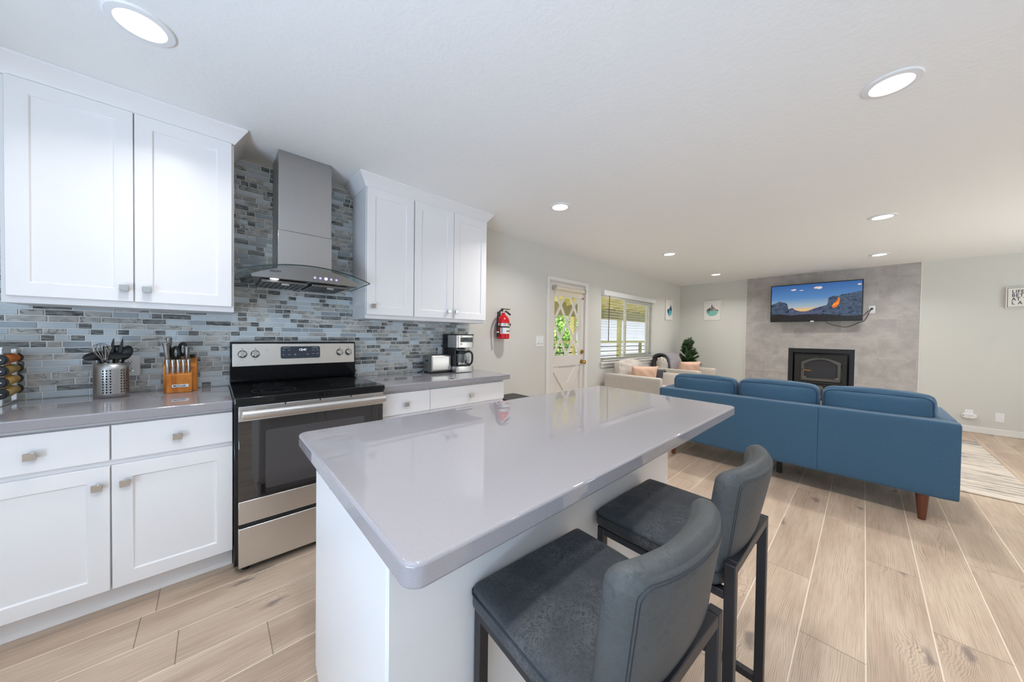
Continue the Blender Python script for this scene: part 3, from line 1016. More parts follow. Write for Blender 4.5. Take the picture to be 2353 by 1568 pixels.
def upper_cabinet(x0, x1, doors, knobs, label, side=True):
    t = thing('upper_cabinet', label, 'cabinet', ((x0 + x1) / 2, YW - .17, 1.386), group='white upper cabinets')
    b = MB(); b.box(x0, x1, YU + .021, YW - .010, 1.388, 2.377)
    obj('body', b, 'cab', t, .002)
    for (a0, a1), kx in zip(doors, knobs):
        d = door_part('door', a0, a1, 1.419, 2.376, YU, t)
        pull('knob', kx, YU, 1.484, d)
    return t
upper_cabinet(-.684, .089, [(-.668, -.3015), (-.2975, .078)], [-.330, -.254], 'white two-door shaker upper cabinet left of the range hood')
upper_cabinet(.840, 1.2205, [(.843, 1.2165)], [.888], 'narrow single-door white upper cabinet right of the range hood')
upper_cabinet(1.2215, 1.975, [(1.2255, 1.5985), (1.6025, 1.9735)], [1.549, 1.626], 'white two-door upper cabinet above the coffee maker')

def crown(x0, x1, label, left=True, right=True):
    t = MB()
    # profile offsets (projection, height): flat fascia then flared cove
    z0, z1, z2 = 2.378, 2.384, ZC - .001
    p0, p1 = .004, .060
    ya = YU + .018
    yw = YW - .010
    def ring(p, z):
        return [(x0 - (p if left else 0), yw, z), (x0 - (p if left else 0), ya - p, z), (x1 + (p if right else 0), ya - p, z), (x1 + (p if right else 0), yw, z)]
    rings = [ring(p0, z0), ring(p0 + .004, z0 + .008), ring(p1 - .006, z2 - .016), ring(p1, z2 - .012), ring(p1, z2)]
    vs = [p for r in rings for p in r]
    fs = []
    n = len(rings)
    for i in range(n - 1):
        for k in range(3):
            fs.append((i * 4 + k, i * 4 + k + 1, (i + 1) * 4 + k + 1, (i + 1) * 4 + k))
        fs.append((i * 4 + 3, i * 4, (i + 1) * 4, (i + 1) * 4 + 3))
    fs.append((3, 2, 1, 0)); fs.append(tuple((n - 1) * 4 + k for k in range(4)))
    t.add(vs, fs)
    tag(obj('crown_molding', t, 'cab', angle=20), label, 'molding', 'cabinet crown moldings')
# cabinet bodies stop below the crown
crown(-.684, .089, 'white crown molding on top of the large left upper cabinet')
crown(.840, 1.975, 'white crown molding above the upper cabinets right of the hood')

def base_cabinet(x0, x1, cols, label):
    """cols: list of (x0, x1, drawer knob x, door knob x)"""
    t = thing('base_cabinet', label, 'cabinet', ((x0 + x1) / 2, YW - .3, 0), group='white base cabinets')
    b = MB()
    b.box(x0, x1, YB + .021, YW - .002, .108, .868)
    b.box(x0, x1, YB + .075, YW - .002, .0, .108)
    obj('body', b, 'cabside', t, .002)
    for a0, a1, kd, ko in cols:
        b = MB(); b.box(a0, a1, YB, YB + .02, .694, .850)
        d = obj('drawer', b, 'cab', t, .002)
        pull('knob', kd, YB, .765, d)
        d = door_part('door', a0, a1, .115, .670, YB, t)
        pull('knob', ko, YB, .588, d)
    return t
base_cabinet(-.748, .0735, [(-.742, -.3395, -.537, -.372), (-.3345, .0725, -.129, -.293)], 'white base cabinet with two drawers and two doors left of the stove')
base_cabinet(.8435, 1.2235, [(.851, 1.2215, 1.027, .90)], 'narrow white base cabinet with one drawer right of the stove')
base_cabinet(1.2245, 1.979, [(1.2255, 1.974, 1.602, 1.30)], 'wide white base cabinet under the toaster and coffee maker')
# a further run of cabinets out to the left of the picture
base_cabinet(-1.25, -.750, [(-1.245, -.755, -1.0, -.80)], 'white base cabinet under the spice rack at the far left')

def countertop(poly, z0, z1, label, r=.012):
    b = MB(); b.prism(round_poly(poly, r), z0, z1)
    tag(obj('countertop', b, 'quartz', bevel=.005, seg=3), label, 'countertop', 'grey quartz countertops')
countertop([(-1.25, 2.222), (.0735, 2.222), (.0735, YW - .001), (-1.25, YW - .001)], .869, .914, 'grey quartz countertop carrying the utensil crock and knife block', .006)
countertop([(.843, 2.222), (2.028, 2.222), (2.02, YW - .001), (.843, YW - .001)], .869, .914, 'grey quartz countertop carrying the toaster and coffee maker', .006)

# ================================================================== RANGE
def stove():
    t = thing('electric_range', 'stainless electric range with black glass hob and oven door', 'stove', (.458, 2.52, 0))
    x0, x1 = .0765, .840
    yf = 2.175
    b = MB(); b.box(x0, x1, yf + .035, YW - .012, .035, .905)
    obj('body', b, 'black', t, .003)
    b = MB()
    b.prism(rrect(x0 - .002, x1 + .002, yf - .012, YW - .085, .008), .898, .932)
    obj('cooktop', b, 'hob', t, .004, 3)
    b = MB()
    b.box(x0 + .0, x1 - .0, yf + .004, yf + .035, .880, .897)
    obj('vent_strip', b, 'blackmat', t, .002)
    # oven door
    dx0, dx1 = x0 + .016, x1 - .006
    b = MB(); b.box(dx0, dx1, yf, yf + .034, .272, .880)
    b.cur = 0
    d = obj('oven_door', b, 'ovenglass', t, .003)
    b = MB(); b.box(dx0, dx1, yf - .004, yf, .806, .884)
    for k in range(4):
        pass
    obj('door_band', b, 'steel', d, .002)
    b = MB(); b.box(dx0, dx1, yf - .004, yf, .268, .386)
    obj('lower_band', b, 'steel', d, .002)
    b = MB(); b.prism(rrect(.205, .712, .428, .745, .012), yf - .0015, yf, 'y')
    obj('window', b, 'ovenwin', d, smooth=False)
    b = MB()
    for xx in (dx0 + .055, dx1 - .055):
        b.box(xx - .012, xx + .012, yf - .052, yf - .003, .838, .856)
    b.add(*MB_bar(dx0 + .012, dx1 - .004, yf - .055, .847, .016, .021))
    obj('handle', b, 'steel', d, .002)
    for k in range(3):
        xx = .29 + k * .17
        b = MB(); b.box(xx, xx + .006, yf - .0055, yf - .0035, .874, .884)
        obj('vent_slot', b, 'blackmat', d, smooth=False)
    # storage drawer
    b = MB(); b.box(dx0, dx1, yf - .006, yf + .03, .040, .246)
    obj('drawer', b, 'steel', t, .003)
    b = MB(); b.box(dx0, dx1, yf + .012, yf + .034, .247, .268)
    obj('gap', b, 'blackmat', t, smooth=False)
    for xx in (x0 + .05, x1 - .05):
        for yy in (yf + .06, YW - .1):
            b = MB(); b.cyl((xx, yy, 0), (xx, yy, .036), .018, n=14)
            obj('foot', b, 'blackmat', t)
    # backguard, leaning back
    b = MB()
    prof = [(YW - .088, .932), (YW - .100, .952), (YW - .092, 1.018), (YW - .100, 1.038), (YW - .088, 1.198), (YW - .076, 1.206), (YW - .016, 1.206), (YW - .016, .932)]
    b.prism(prof, x0, x1, 'x')
    obj('backguard', b, 'black', t, .004, 3)
    # steel fascia follows the lean
    def fy(z): return YW - .100 + (.012) * (z - 1.038) / .160 - .001
    b = MB()
    za, zb = 1.044, 1.194
    b.add([(x0 + .010, fy(za) - .006, za), (x1 - .010, fy(za) - .006, za), (x1 - .010, fy(zb) - .006, zb), (x0 + .010, fy(zb) - .006, zb),
           (x0 + .010, fy(za) + .002, za), (x1 - .010, fy(za) + .002, za), (x1 - .010, fy(zb) + .002, zb), (x0 + .010, fy(zb) + .002, zb)],
          [(0, 1, 2, 3), (7, 6, 5, 4), (0, 4, 5, 1), (1, 5, 6, 2), (2, 6, 7, 3), (3, 7, 4, 0)])
    f = obj('control_fascia', b, 'steel', t, .003, 3)
    lean = Vector((0, .012, .160)).normalized()
    nrm = Vector((0, -.160, .012)).normalized()
    def P(x, z, o=0.0):
        return Vector((x, fy(z) - .006, z)) + nrm * o
    b = MB()
    pl = rrect(.345, .588, 1.088, 1.174, .012)
    vs = [P(a, c, .0) for a, c in pl] + [P(a, c, .002) for a, c in pl]
    k = len(pl)
    b.add(vs, [tuple(range(k, 2 * k))] + [(i, (i + 1) % k, k + (i + 1) % k, k + i) for i in range(k)])
    pnl = obj('display', b, 'panelblue', t, smooth=False)
    X = (1, 0, 0)
    text('clock_digits', '12:41', .022, 'clock', pnl, P(.452, 1.149, .0026), X, lean, shear=.15)
    for s, x, z in (('Cooking Controls', .355, 1.164), ('Oven Settings', .538, 1.164), ('Bake', .357, 1.147), ('Broil', .389, 1.147),
                    ('Start', .357, 1.116), ('Cancel', .386, 1.116), ('Self\nClean', .425, 1.116), ('+', .455, 1.116), ('-', .478, 1.116), ('Timer', .500, 1.116),
                    ('Clock', .538, 1.147), ('Light', .564, 1.147), ('Lock', .538, 1.120), ('Delay', .564, 1.120)):
        text('lettering', s, .0062, 'whiteink', pnl, P(x, z, .0026), X, lean)
    for x in (.138, .2045, .722, .786):
        z = 1.126
        kb = MB()
        Xm = Matrix((Vector((1, 0, 0)), lean, nrm)).transposed().to_4x4(); Xm.translation = P(x, z, 0)
        kb.lathe([(.026, 0), (.026, .004), (.022, .008), (.020, .020), (.016, .024)], Xm, 24)
        o2 = len(kb.v)
        kb.box(-.0055, .0055, -.021, .021, .020, .032, Xm)
        kn = obj('knob', kb, 'chrome', t, .001, 1)
        mk = MB(); mk.lathe([(.0022, 0), (.0022, .0007)], Matrix.Translation(P(x, z + .038, .0)) @ Matrix.Rotation(pi / 2, 4, 'X'), 10)
        obj('indicator', mk, 'darkink', t)
    for s, x, z in (('Off', .138, 1.158), ('Off', .2045, 1.158), ('Off', .722, 1.158), ('Off', .786, 1.158), ('Front', .138, 1.088), ('Rear', .2045, 1.088), ('Rear', .722, 1.088), ('Front', .786, 1.088), ('Surface', .268, 1.150)):
        text('lettering', s, .006, 'ink', f, P(x, z, .0004), X, lean, align='CENTER')

def MB_bar(xa, xb, y, z, rx, rz):
    """broad rounded handle bar along x"""
    n = 14
    vs = []
    for x in (xa, xb):
        for j in range(n):
            t = 2 * pi * j / n
            vs.append((x, y + rx * cos(t) * .8, z + rz * sin(t)))
    fs = [(j, (j + 1) % n, n + (j + 1) % n, n + j) for j in range(n)] + [tuple(range(n)), tuple(range(2 * n - 1, n - 1, -1))]
    return vs, fs
stove()

# ================================================================== RANGE HOOD
def hood():
    t = thing('range_hood', 'stainless chimney range hood with curved glass canopy above the stove', 'range hood', (.458, YW - .2, 1.585))
    yb = YW - .010
    b = MB(); b.box(.3085, .6205, YW - .275, yb, 1.945, ZC - .002)
    obj('upper_chimney', b, 'steelv', t, .003)
    b = MB(); b.box(.306, .623, YW - .278, yb, 1.64, 1.945)
    obj('lower_chimney', b, 'steelv', t, .003)
    xc = .458
    # glass canopy: arched in elevation, bowed front edge
    n = 28
    def zt(u): return 1.625 + .062 * (1 - u * u)
    def yfr(u): return 2.400 - .035 * (1 - u * u)
    vs = []; th = .007
    mid = 6
    for layer in (0, 1):
        for i in range(n + 1):
            u = -1 + 2 * i / n
            for k in range(mid + 1):
                w = k / mid
                ye = yfr(u) + (yb - .02 - yfr(u)) * w
                x = xc + .364 * u
                vs.append((x, ye, zt(u) - .012 * w + th * layer))
    N = (n + 1) * (mid + 1)
    top = []; side = []
    def ix(l, i, k): return l * N + i * (mid + 1) + k
    for i in range(n):
        for k in range(mid):
            top.append((ix(0, i, k), ix(0, i, k + 1), ix(0, i + 1, k + 1), ix(0, i + 1, k)))
            top.append((ix(1, i, k), ix(1, i + 1, k), ix(1, i + 1, k + 1), ix(1, i, k + 1)))
        side.append((ix(0, i, 0), ix(0, i + 1, 0), ix(1, i + 1, 0), ix(1, i, 0)))
        side.append((ix(0, i, mid), ix(1, i, mid), ix(1, i + 1, mid), ix(0, i + 1, mid)))
    for k in range(mid):
        side.append((ix(0, 0, k), ix(1, 0, k), ix(1, 0, k + 1), ix(0, 0, k + 1)))
        side.append((ix(0, n, k), ix(0, n, k + 1), ix(1, n, k + 1), ix(1, n, k)))
    b = MB(); b.add(vs, top); b.cur = 1
    b.f += side; b.mi += [1] * len(side)
    obj('glass_canopy', b, ['hoodglass', 'glassedge'], t)
    # steel body under the glass: arched top, flat bottom, deep box
    x0, x1 = xc - .298, xc + .280
    pts_t = []
    for i in range(n + 1):
        x = x0 + (x1 - x0) * i / n
        u = (x - xc) / .364
        pts_t.append((x, max(1.606, zt(u) - .006 - .026 * (abs((x - xc) / .29)) ** 2.2)))
    b = MB()
    m_ = n + 1
    yf0, yk = 2.395, yb - .045
    def fyy(x): return 2.402 - .028 * (1 - ((x - xc) / .29) ** 2)
    vs = []
    for x, z in pts_t: vs.append((x, fyy(x), z))
    for x, z in pts_t: vs.append((x, fyy(x) + .004, 1.597))
    for x, z in pts_t: vs.append((xc + (x - xc) * .84, yk, z - .01))
    for x, z in pts_t: vs.append((xc + (x - xc) * .84, yk, 1.592))
    fs = []
    for i in range(n):
        fs.append((i, i + 1, m_ + i + 1, m_ + i))
        fs.append((2 * m_ + i, 3 * m_ + i, 3 * m_ + i + 1, 2 * m_ + i + 1))
        fs.append((i, 2 * m_ + i, 2 * m_ + i + 1, i + 1))
        fs.append((m_ + i, m_ + i + 1, 3 * m_ + i + 1, 3 * m_ + i))
    fs.append((0, m_, 3 * m_, 2 * m_)); fs.append((n, 2 * m_ + n, 3 * m_ + n, m_ + n))
    b.add(vs, fs)
    body = obj('hood_body', b, 'steelmid', t, angle=25)
    # baffle filters under the body
    for k, (fa, fb) in enumerate(((x0 + .05, xc - .012), (xc + .012, x1 - .05))):
        b = MB(); b.box(fa, fb, 2.44, yk - .03, 1.577, 1.592)
        f = obj('baffle_filter', b, 'steelmid', t, .002)
        b = MB()
        ns = 8
        for q in range(ns):
            xx = fa + .018 + (fb - fa - .04) * q / (ns - 1)
            b.box(xx - .006, xx + .006, 2.455, yk - .05, 1.5755, 1.5775)
        obj('slots', b, 'blackmat', f, smooth=False)
        b = MB(); b.box((fa + fb) / 2 - .02, (fa + fb) / 2 + .02, 2.448, 2.455, 1.566, 1.577)
        obj('latch', b, 'chrome', f)
    for xx in (x0 + .11, x1 - .11):
        b = MB(); b.lathe([(.022, 0), (.022, -.002)], Matrix.Translation((xx, 2.425, 1.5965)), 24)
        obj('lamp', b, 'hoodled' if xx < xc else 'steelmid', t)
    for k, xx in enumerate((.474, .505, .537, .568, .600)):
        yy = fyy(xx) + .0015
        b = MB(); b.lathe([(.0064 if k != 2 else .010, -.004), (.0064 if k != 2 else .010, .002)], Matrix.Translation((xx, yy, 1.624)) @ Matrix.Rotation(pi / 2, 4, 'X'), 20)
        bt = obj('button', b, 'violet', t)
        b = MB(); b.lathe([(.0032 if k != 2 else .0075, .001), (.0032 if k != 2 else .0075, .0028)], Matrix.Translation((xx, yy, 1.624)) @ Matrix.Rotation(pi / 2, 4, 'X'), 20)
        obj('symbol', b, 'hoodled' if k == 2 else 'steel', bt)
    text('lettering', 'SAKURA', .015, 'ink', body, (.243, fyy(.27) - .002, 1.637), (1, -.02, .04), (0, 0, 1), bold=.0004)
hood()

# ================================================================== KITCHEN ISLAND
def island():
    t = thing('kitchen_island', 'white kitchen island cabinet with plain end and back panels', 'kitchen island', (.93, .93, 0))
    x0, x1, y0, y1 = .252, 1.60, .635, 1.238
    b = MB()
    b.box(x0 + .018, x1 - .018, y0 + .012, y1 - .02, .10, .868)
    b.box(x0 + .05, x1 - .05, y0 + .02, y1 - .075, 0, .10)
    obj('body', b, 'cab', t, .002)
    # end panels with a toe-kick notch at the stove side
    for xa, xb in ((x0, x0 + .018), (x1 - .018, x1)):
        b = MB(); b.prism([(y0, 0), (y1 - .062, 0), (y1 - .062, .105), (y1 - .005, .150), (y1 - .005, .868), (y0, .868)], xa, xb, 'x')
        obj('end_panel', b, 'cab', t, .0015, 1)
    b = MB(); b.box(x0 + .002, x1 - .018, y0 - .008, y0 + .010, 0, .868)
    obj('back_panel', b, 'cab', t, .0015, 1)
    # two corner battens on the stool side
    b = MB(); b.box(x1 - .020, x1 + .004, y0 - .008, y0 + .01, 0, .868)
    obj('corner_batten', b, 'cab', t, .002, 1)
    # doors and drawers facing the stove
    n = 3
    w = (x1 - x0 - .006) / n
    for k in range(n):
        a0 = x0 + .003 + k * w + .002; a1 = a0 + w - .004
        X = Matrix.Translation((a1, y1 + .02, .155)) @ Matrix.Rotation(pi, 4, 'Z')
        b = MB(); b.shaker(a1 - a0, .695, .02, .062, .008, X)
        d = obj('door', b, 'cab', t, .0015, 1)
        pull('knob', a0 + .035 if k % 2 else a1 - .035, y1 + .02, .76, d, dirn=1)
    b = MB(); b.box(x0 - .002, x0, y1 - .09, y1 - .070, .075, .10)
    obj('foot_plate', b, 'brass', t, smooth=False)
island()
b = MB(); b.prism(round_poly([(.2165, .460), (2.031, .452), (2.095, 1.312), (.219, 1.366)], .032, 8), .869, .914)
tag(obj('island_countertop', b, 'quartz', bevel=.007, seg=4), 'large grey quartz island top with rounded corners', 'countertop')

# ================================================================== BAR STOOLS
def bar_stool():
    t = thing('bar_stool', '', 'bar stool', (0, 0, 0), group='bar stools at the island')
    s = MB(); s.rbox((0, .0215, .652), (.390, .373, .064), .020, 12, (.002, .002, .005), wob=.0006, seed=3)
    seat = obj('seat', s, 'leather', t, angle=60)
    b = MB()
    b.tube([(a, c, .6665) for a, c in rrect(-.1962, .1962, -.1662, .2092, .020, 4)], .0011, 5, closed=True)
    b.tube([(a, c, .6625) for a, c in rrect(-.1962, .1962, -.1662, .2092, .020, 4)], .0011, 5, closed=True)
    obj('stitching', b, 'stitch', seat)
    # backrest: a rounded pad bent concave to the sitter
    def bend(p):
        x, y, z = p
        u = x / .195
        return (x, y - .140 + (.004 + .044 * max(0, (z - .60) / .30)) * abs(u) ** 2.2 - .060 * max(0, (z - .60) / .30) ** 1.1, z)
    b = MB(); b.rbox((.009, 0, .763), (.368, .062, .316), .031, 22, (0, .005, .010))
    b.v = [bend(p) for p in b.v]
    back = obj('backrest', b, 'leatherback', t, angle=80)
    bv = BVHTree.FromPolygons([Vector(p) for p in b.v], b.f)
    b = MB()
    for ins in (.017, .022):
        pts = []
        for a, c in densify(rrect(-.175 + ins, .193 - ins, .605 + ins, .921 - ins, .022, 5), .012):
            o = Vector(bend((a, -.12, c)))
            h = bv.ray_cast(o, Vector((0, 1, 0)))
            if h[0]: pts.append(h[0] + Vector((0, -.0003, 0)))
        b.tube(pts, .0009, 4, closed=True)
    obj('stitching', b, 'stitch', back)
    # metal frame of square tube
    h = .0125
    lx, fy_, ry = .171, .192, -.186
    for sx in (-1, 1):
        b = MB(); b.box(sx * lx - h, sx * lx + h, fy_ - h, fy_ + h, 0, .620)
        obj('leg', b, 'blackmetal', t, .002)
        b = MB(); b.box(sx * lx - h, sx * lx + h, ry - h, ry + h, 0, .694)
        obj('leg', b, 'blackmetal', t, .002)
        b = MB(); b.box(sx * lx - h * .8, sx * lx + h * .8, ry + h, fy_ - h, .135, .160)
        obj('side_rail', b, 'blackmetal', t, .002)
        b = MB(); b.box(sx * lx - h, sx * lx + h, ry + h, fy_ - h, .598, .620)
        obj('seat_rail', b, 'blackmetal', t, .002)
    b = MB(); b.box(-lx + h, lx - h, ry - h, ry + h, .669, .694)
    obj('back_bar', b, 'blackmetal', t, .002)
    for yy, zz in ((fy_, .595), (ry + .075, .578)):
        b = MB(); b.box(-lx + h, lx - h, yy - h, yy + h, zz, zz + .025)
        obj('cross_bar', b, 'blackmetal', t, .002)
    b = MB(); b.box(-lx + h, lx - h, fy_ - h, fy_ + h, .19, .215)
    obj('footrest', b, 'blackmetal', t, .002)
    return t
st1 = bar_stool()
st1.location = (.627, .402, 0)
st1.rotation_euler = (0, 0, radians(-4.0))
st1['label'] = 'charcoal leather bar stool nearest the camera at the island corner'
dup(st1, (1.152, .402, 0), radians(-1.2), 'charcoal leather bar stool further along the island, nearer the blue sofa')

# ================================================================== DOWNLIGHTS
def downlight(x, y, label, dim=1.0):
    t = thing('recessed_downlight', label, 'downlight', (x, y, ZC), group='recessed ceiling downlights')
    b = MB(); b.lathe([(.098, 0), (.098, -.003), (.094, -.007), (.072, -.009), (.066, -.004), (.064, -.001)], Matrix.Translation((x, y, ZC)), 40, cap=False)
    obj('trim_ring', b, 'whiteplastic', t)
    b = MB(); b.lathe([(.066, -.003), (.05, -.0045), (.002, -.005)], Matrix.Translation((x, y, ZC)), 32)
    obj('diffuser', b, 'led', t)
    light('downlight_lamp', 'AREA', (x, y, ZC - .012), LAMP_W * dim, LAMP_COL, (0, 0, -1), t, shape='DISK', size=.125, spread=radians(140))
for x, y, l in ((-.208, 1.931, 'round recessed downlight above the left kitchen cabinets'),
                (2.342, 1.918, 'recessed downlight near the upper cabinet by the wall with the extinguisher'),
                (4.765, 1.902, 'recessed downlight in front of the window, middle of the left row'),
                (6.869, 1.895, 'small recessed downlight nearest the far left room corner'),
                (2.313, -.060, 'large recessed downlight over the floor beyond the stools'),
                (4.730, -.093, 'recessed downlight above the blue sofa, right-hand row'),
                (6.773, -.117, 'recessed downlight closest to the tiled fireplace wall'),
                (.10, .32, 'added unseen downlight above the near end of the island'),  # extra lamp added out of view to throw the countertop's shadow on the seats
                (2.31, -2.05, 'recessed downlight near the right wall of the kitchen'),
                (4.75, -2.05, 'recessed downlight near the right wall of the living room')):
    downlight(x, y, l, 0.44 if x < -.1 else 1.0)

# ================================================================== LIVING ROOM
def sofa():
    t = thing('sofa', 'long blue fabric three-seat sofa seen from behind', 'sofa', (4.1, .54, 0))
    x0, x1, y0, y1 = 3.69, 4.56, -.458, 1.553
    zb, zt = .182, .716
    b = MB(); b.rbox(((x0 + x1) / 2 + .05, (y0 + y1) / 2, .30), (x1 - x0 - .12, y1 - y0 - .2, .235), .02, 8)
    obj('base', b, 'bluefab', t, angle=60)
    b = MB(); b.rbox((x0 + .07, (y0 + y1) / 2, (zb + zt) / 2), (.14, y1 - y0, zt - zb), .016, 12)
    bk = obj('back', b, 'bluefab', t, angle=60)
    for yy in (.247,):
        b = MB(); b.tube([(x0 - .0006, yy, zb + .01), (x0 - .0006, yy, zt - .012), (x0 + .014, yy, zt + .0004)], .0016, 5)
        obj('seam', b, 'bluepipe', bk)
    for yy in (y0 + .06, y1 - .06):
        b = MB(); b.rbox(((x0 + .14 + x1) / 2, yy, (zb + zt) / 2), (x1 - x0 - .14, .12, zt - zb), .016, 10)
        obj('arm', b, 'bluefab', t, angle=60)
    for k, (a, c) in enumerate(((-.335, .240), (.250, .845), (.855, 1.43))):
        b = MB(); b.rbox((4.20, (a + c) / 2, .47), (.66, c - a - .01, .13), .045, 10, (.01, .0, .02))
        obj('seat_cushion', b, 'bluefab', t, angle=70)
    for k, (a, c, zz) in enumerate(((-.372, .243, .868), (.253, .850, .868), (.860, 1.468, .858))):
        b = MB(); b.rbox((3.935, (a + c) / 2, zz - .215), (.17, c - a, .43), .060, 16, (.050, .0, .020), wob=.0028, seed=k + 4)
        cm = b
        cu = obj('back_cushion', b, 'bluefab', t, angle=80)
        b = MB()
        bv = BVHTree.FromPolygons([Vector(p) for p in cm.v], cm.f)
        pts = []
        yc_, zc_ = (a + c) / 2, zz - .215
        for p, q in densify(rrect(a + .014, c - .014, zz - .40, zz - .014, .05, 6), .03):
            o = Vector((3.70, yc_ + (p - yc_) * 1.06, zc_ + (q - zc_) * 1.06))
            h = bv.ray_cast(o, (Vector((3.90, yc_ + (p - yc_) * .96, zc_ + (q - zc_) * .96)) - o).normalized())
            if h[0]: pts.append(h[0] + Vector((-.001, 0, 0)))
        b.tube(pts, .0038, 6, closed=True)
        obj('piping', b, 'bluepipe', cu)
    for yy in (y0 + .155, y1 - .155):
        for xx, sx in ((x0 + .045, -1), (x1 - .08, 1)):
            b = MB(); b.tube([(xx + .022 * sx * .6, yy, 0), (xx, yy, zb + .01)], [.019, .034], 20)
            obj('leg', b, 'walnut', t)
    b = MB(); b.box(3.96, 4.0, .505, .545, 0, zb + .005)
    obj('center_leg', b, 'blackmat', t, .003)
sofa()

def armchair(x0, label):
    t = thing('armchair', label, 'armchair', (x0 + .48, 2.34, 0), group='oatmeal armchairs by the window')
    x1 = x0 + .95; y0, y1 = 1.915, 2.80
    zt = .70; zb = .13; aw = .105
    b = MB(); b.rbox(((x0 + x1) / 2, (y0 + y1) / 2 + .01, .26), (x1 - x0 - .04, y1 - y0 - .04, .24), .02, 8)
    obj('base', b, 'cream', t, angle=60)
    for xx in (x0 + aw / 2, x1 - aw / 2):
        b = MB(); b.rbox((xx, (y0 + y1) / 2, (zb + zt) / 2), (aw, y1 - y0, zt - zb), .022, 10)
        obj('arm', b, 'cream', t, angle=60)
    b = MB(); b.rbox(((x0 + x1) / 2, y1 - .05, (zb + zt) / 2), (x1 - x0 - 2 * aw - .004, .10, zt - zb), .02, 8)
    obj('back', b, 'cream', t, angle=60)
    b = MB(); b.rbox(((x0 + x1) / 2, y0 + .36, .44), (x1 - x0 - 2 * aw - .01, .68, .13), .045, 10, (0, .01, .02))
    obj('seat_cushion', b, 'cream', t, angle=70)
    b = MB(); b.rbox(((x0 + x1) / 2, y1 - .155, .665), (x1 - x0 - 2 * aw - .03, .16, .44), .075, 16, (0, .05, .025), wob=.010, seed=int(x0 * 10))
    obj('back_cushion', b, 'cream', t, angle=80)
    for xx in (x0 + .07, x1 - .07):
        for yy in (y0 + .07, y1 - .07):
            b = MB(); b.tube([(xx, yy, 0), (xx, yy, zb + .03)], [.015, .024], 14)
            obj('leg', b, 'walnut', t)
    return t
armchair(4.575, 'oatmeal armchair nearer the entry door, its cushion bare')
armchair(6.165, 'oatmeal armchair in the far corner with a throw over its back')

def pillow(c, w, h, d, rz, tilt, label, seed):
    rnd = random.Random(seed)
    n = 18
    b = MB(); vs = []; fs = []
    for sg in (1, -1):
        for i in range(n + 1):
            for j in range(n + 1):
                u = -1 + 2 * i / n; v = -1 + 2 * j / n
                k = (max(0, (1 - u * u)) ** .5) * (max(0, (1 - v * v)) ** .5)
                th = d / 2 * k ** .75
                pin = 1 - .06 * (1 - abs(u) ** 2) * abs(v) ** 3
                pin2 = 1 - .05 * (1 - abs(v) ** 2) * abs(u) ** 3
                wr = .006 * sin(8 * u + 5 * v + seed) * k
                vs.append((u * w / 2 * pin2, sg * (th + wr) + (0.001 * sg), v * h / 2 * pin))
    N = (n + 1) ** 2
    for sg in (0, 1):
        for i in range(n):
            for j in range(n):
                q = (sg * N + i * (n + 1) + j, sg * N + (i + 1) * (n + 1) + j, sg * N + (i + 1) * (n + 1) + j + 1, sg * N + i * (n + 1) + j + 1)
                fs.append(q if sg == 0 else q[::-1])
    edge = [(i, 0) for i in range(n)] + [(n, j) for j in range(n)] + [(i, n) for i in range(n, 0, -1)] + [(0, j) for j in range(n, 0, -1)]
    k = len(edge)
    for q in range(k):
        a = edge[q]; c2 = edge[(q + 1) % k]
        ia, ib = a[0] * (n + 1) + a[1], c2[0] * (n + 1) + c2[1]
        fs.append((ia, ib, N + ib, N + ia))
    X = Matrix.Translation(c) @ Matrix.Rotation(rz, 4, 'Z') @ Matrix.Rotation(tilt, 4, 'X')
    b.add(vs, fs, X)
    tag(obj('throw_pillow', b, 'peach', angle=80), label, 'pillow', 'peach lumbar pillows')
pillow((5.02, 2.36, .690), .44, .27, .14, -.62, .30, 'peach lumbar pillow on the armchair nearer the door', 1)
pillow((6.80, 2.30, .690), .48, .27, .14, -.48, .30, 'peach lumbar pillow on the armchair in the far corner', 2)

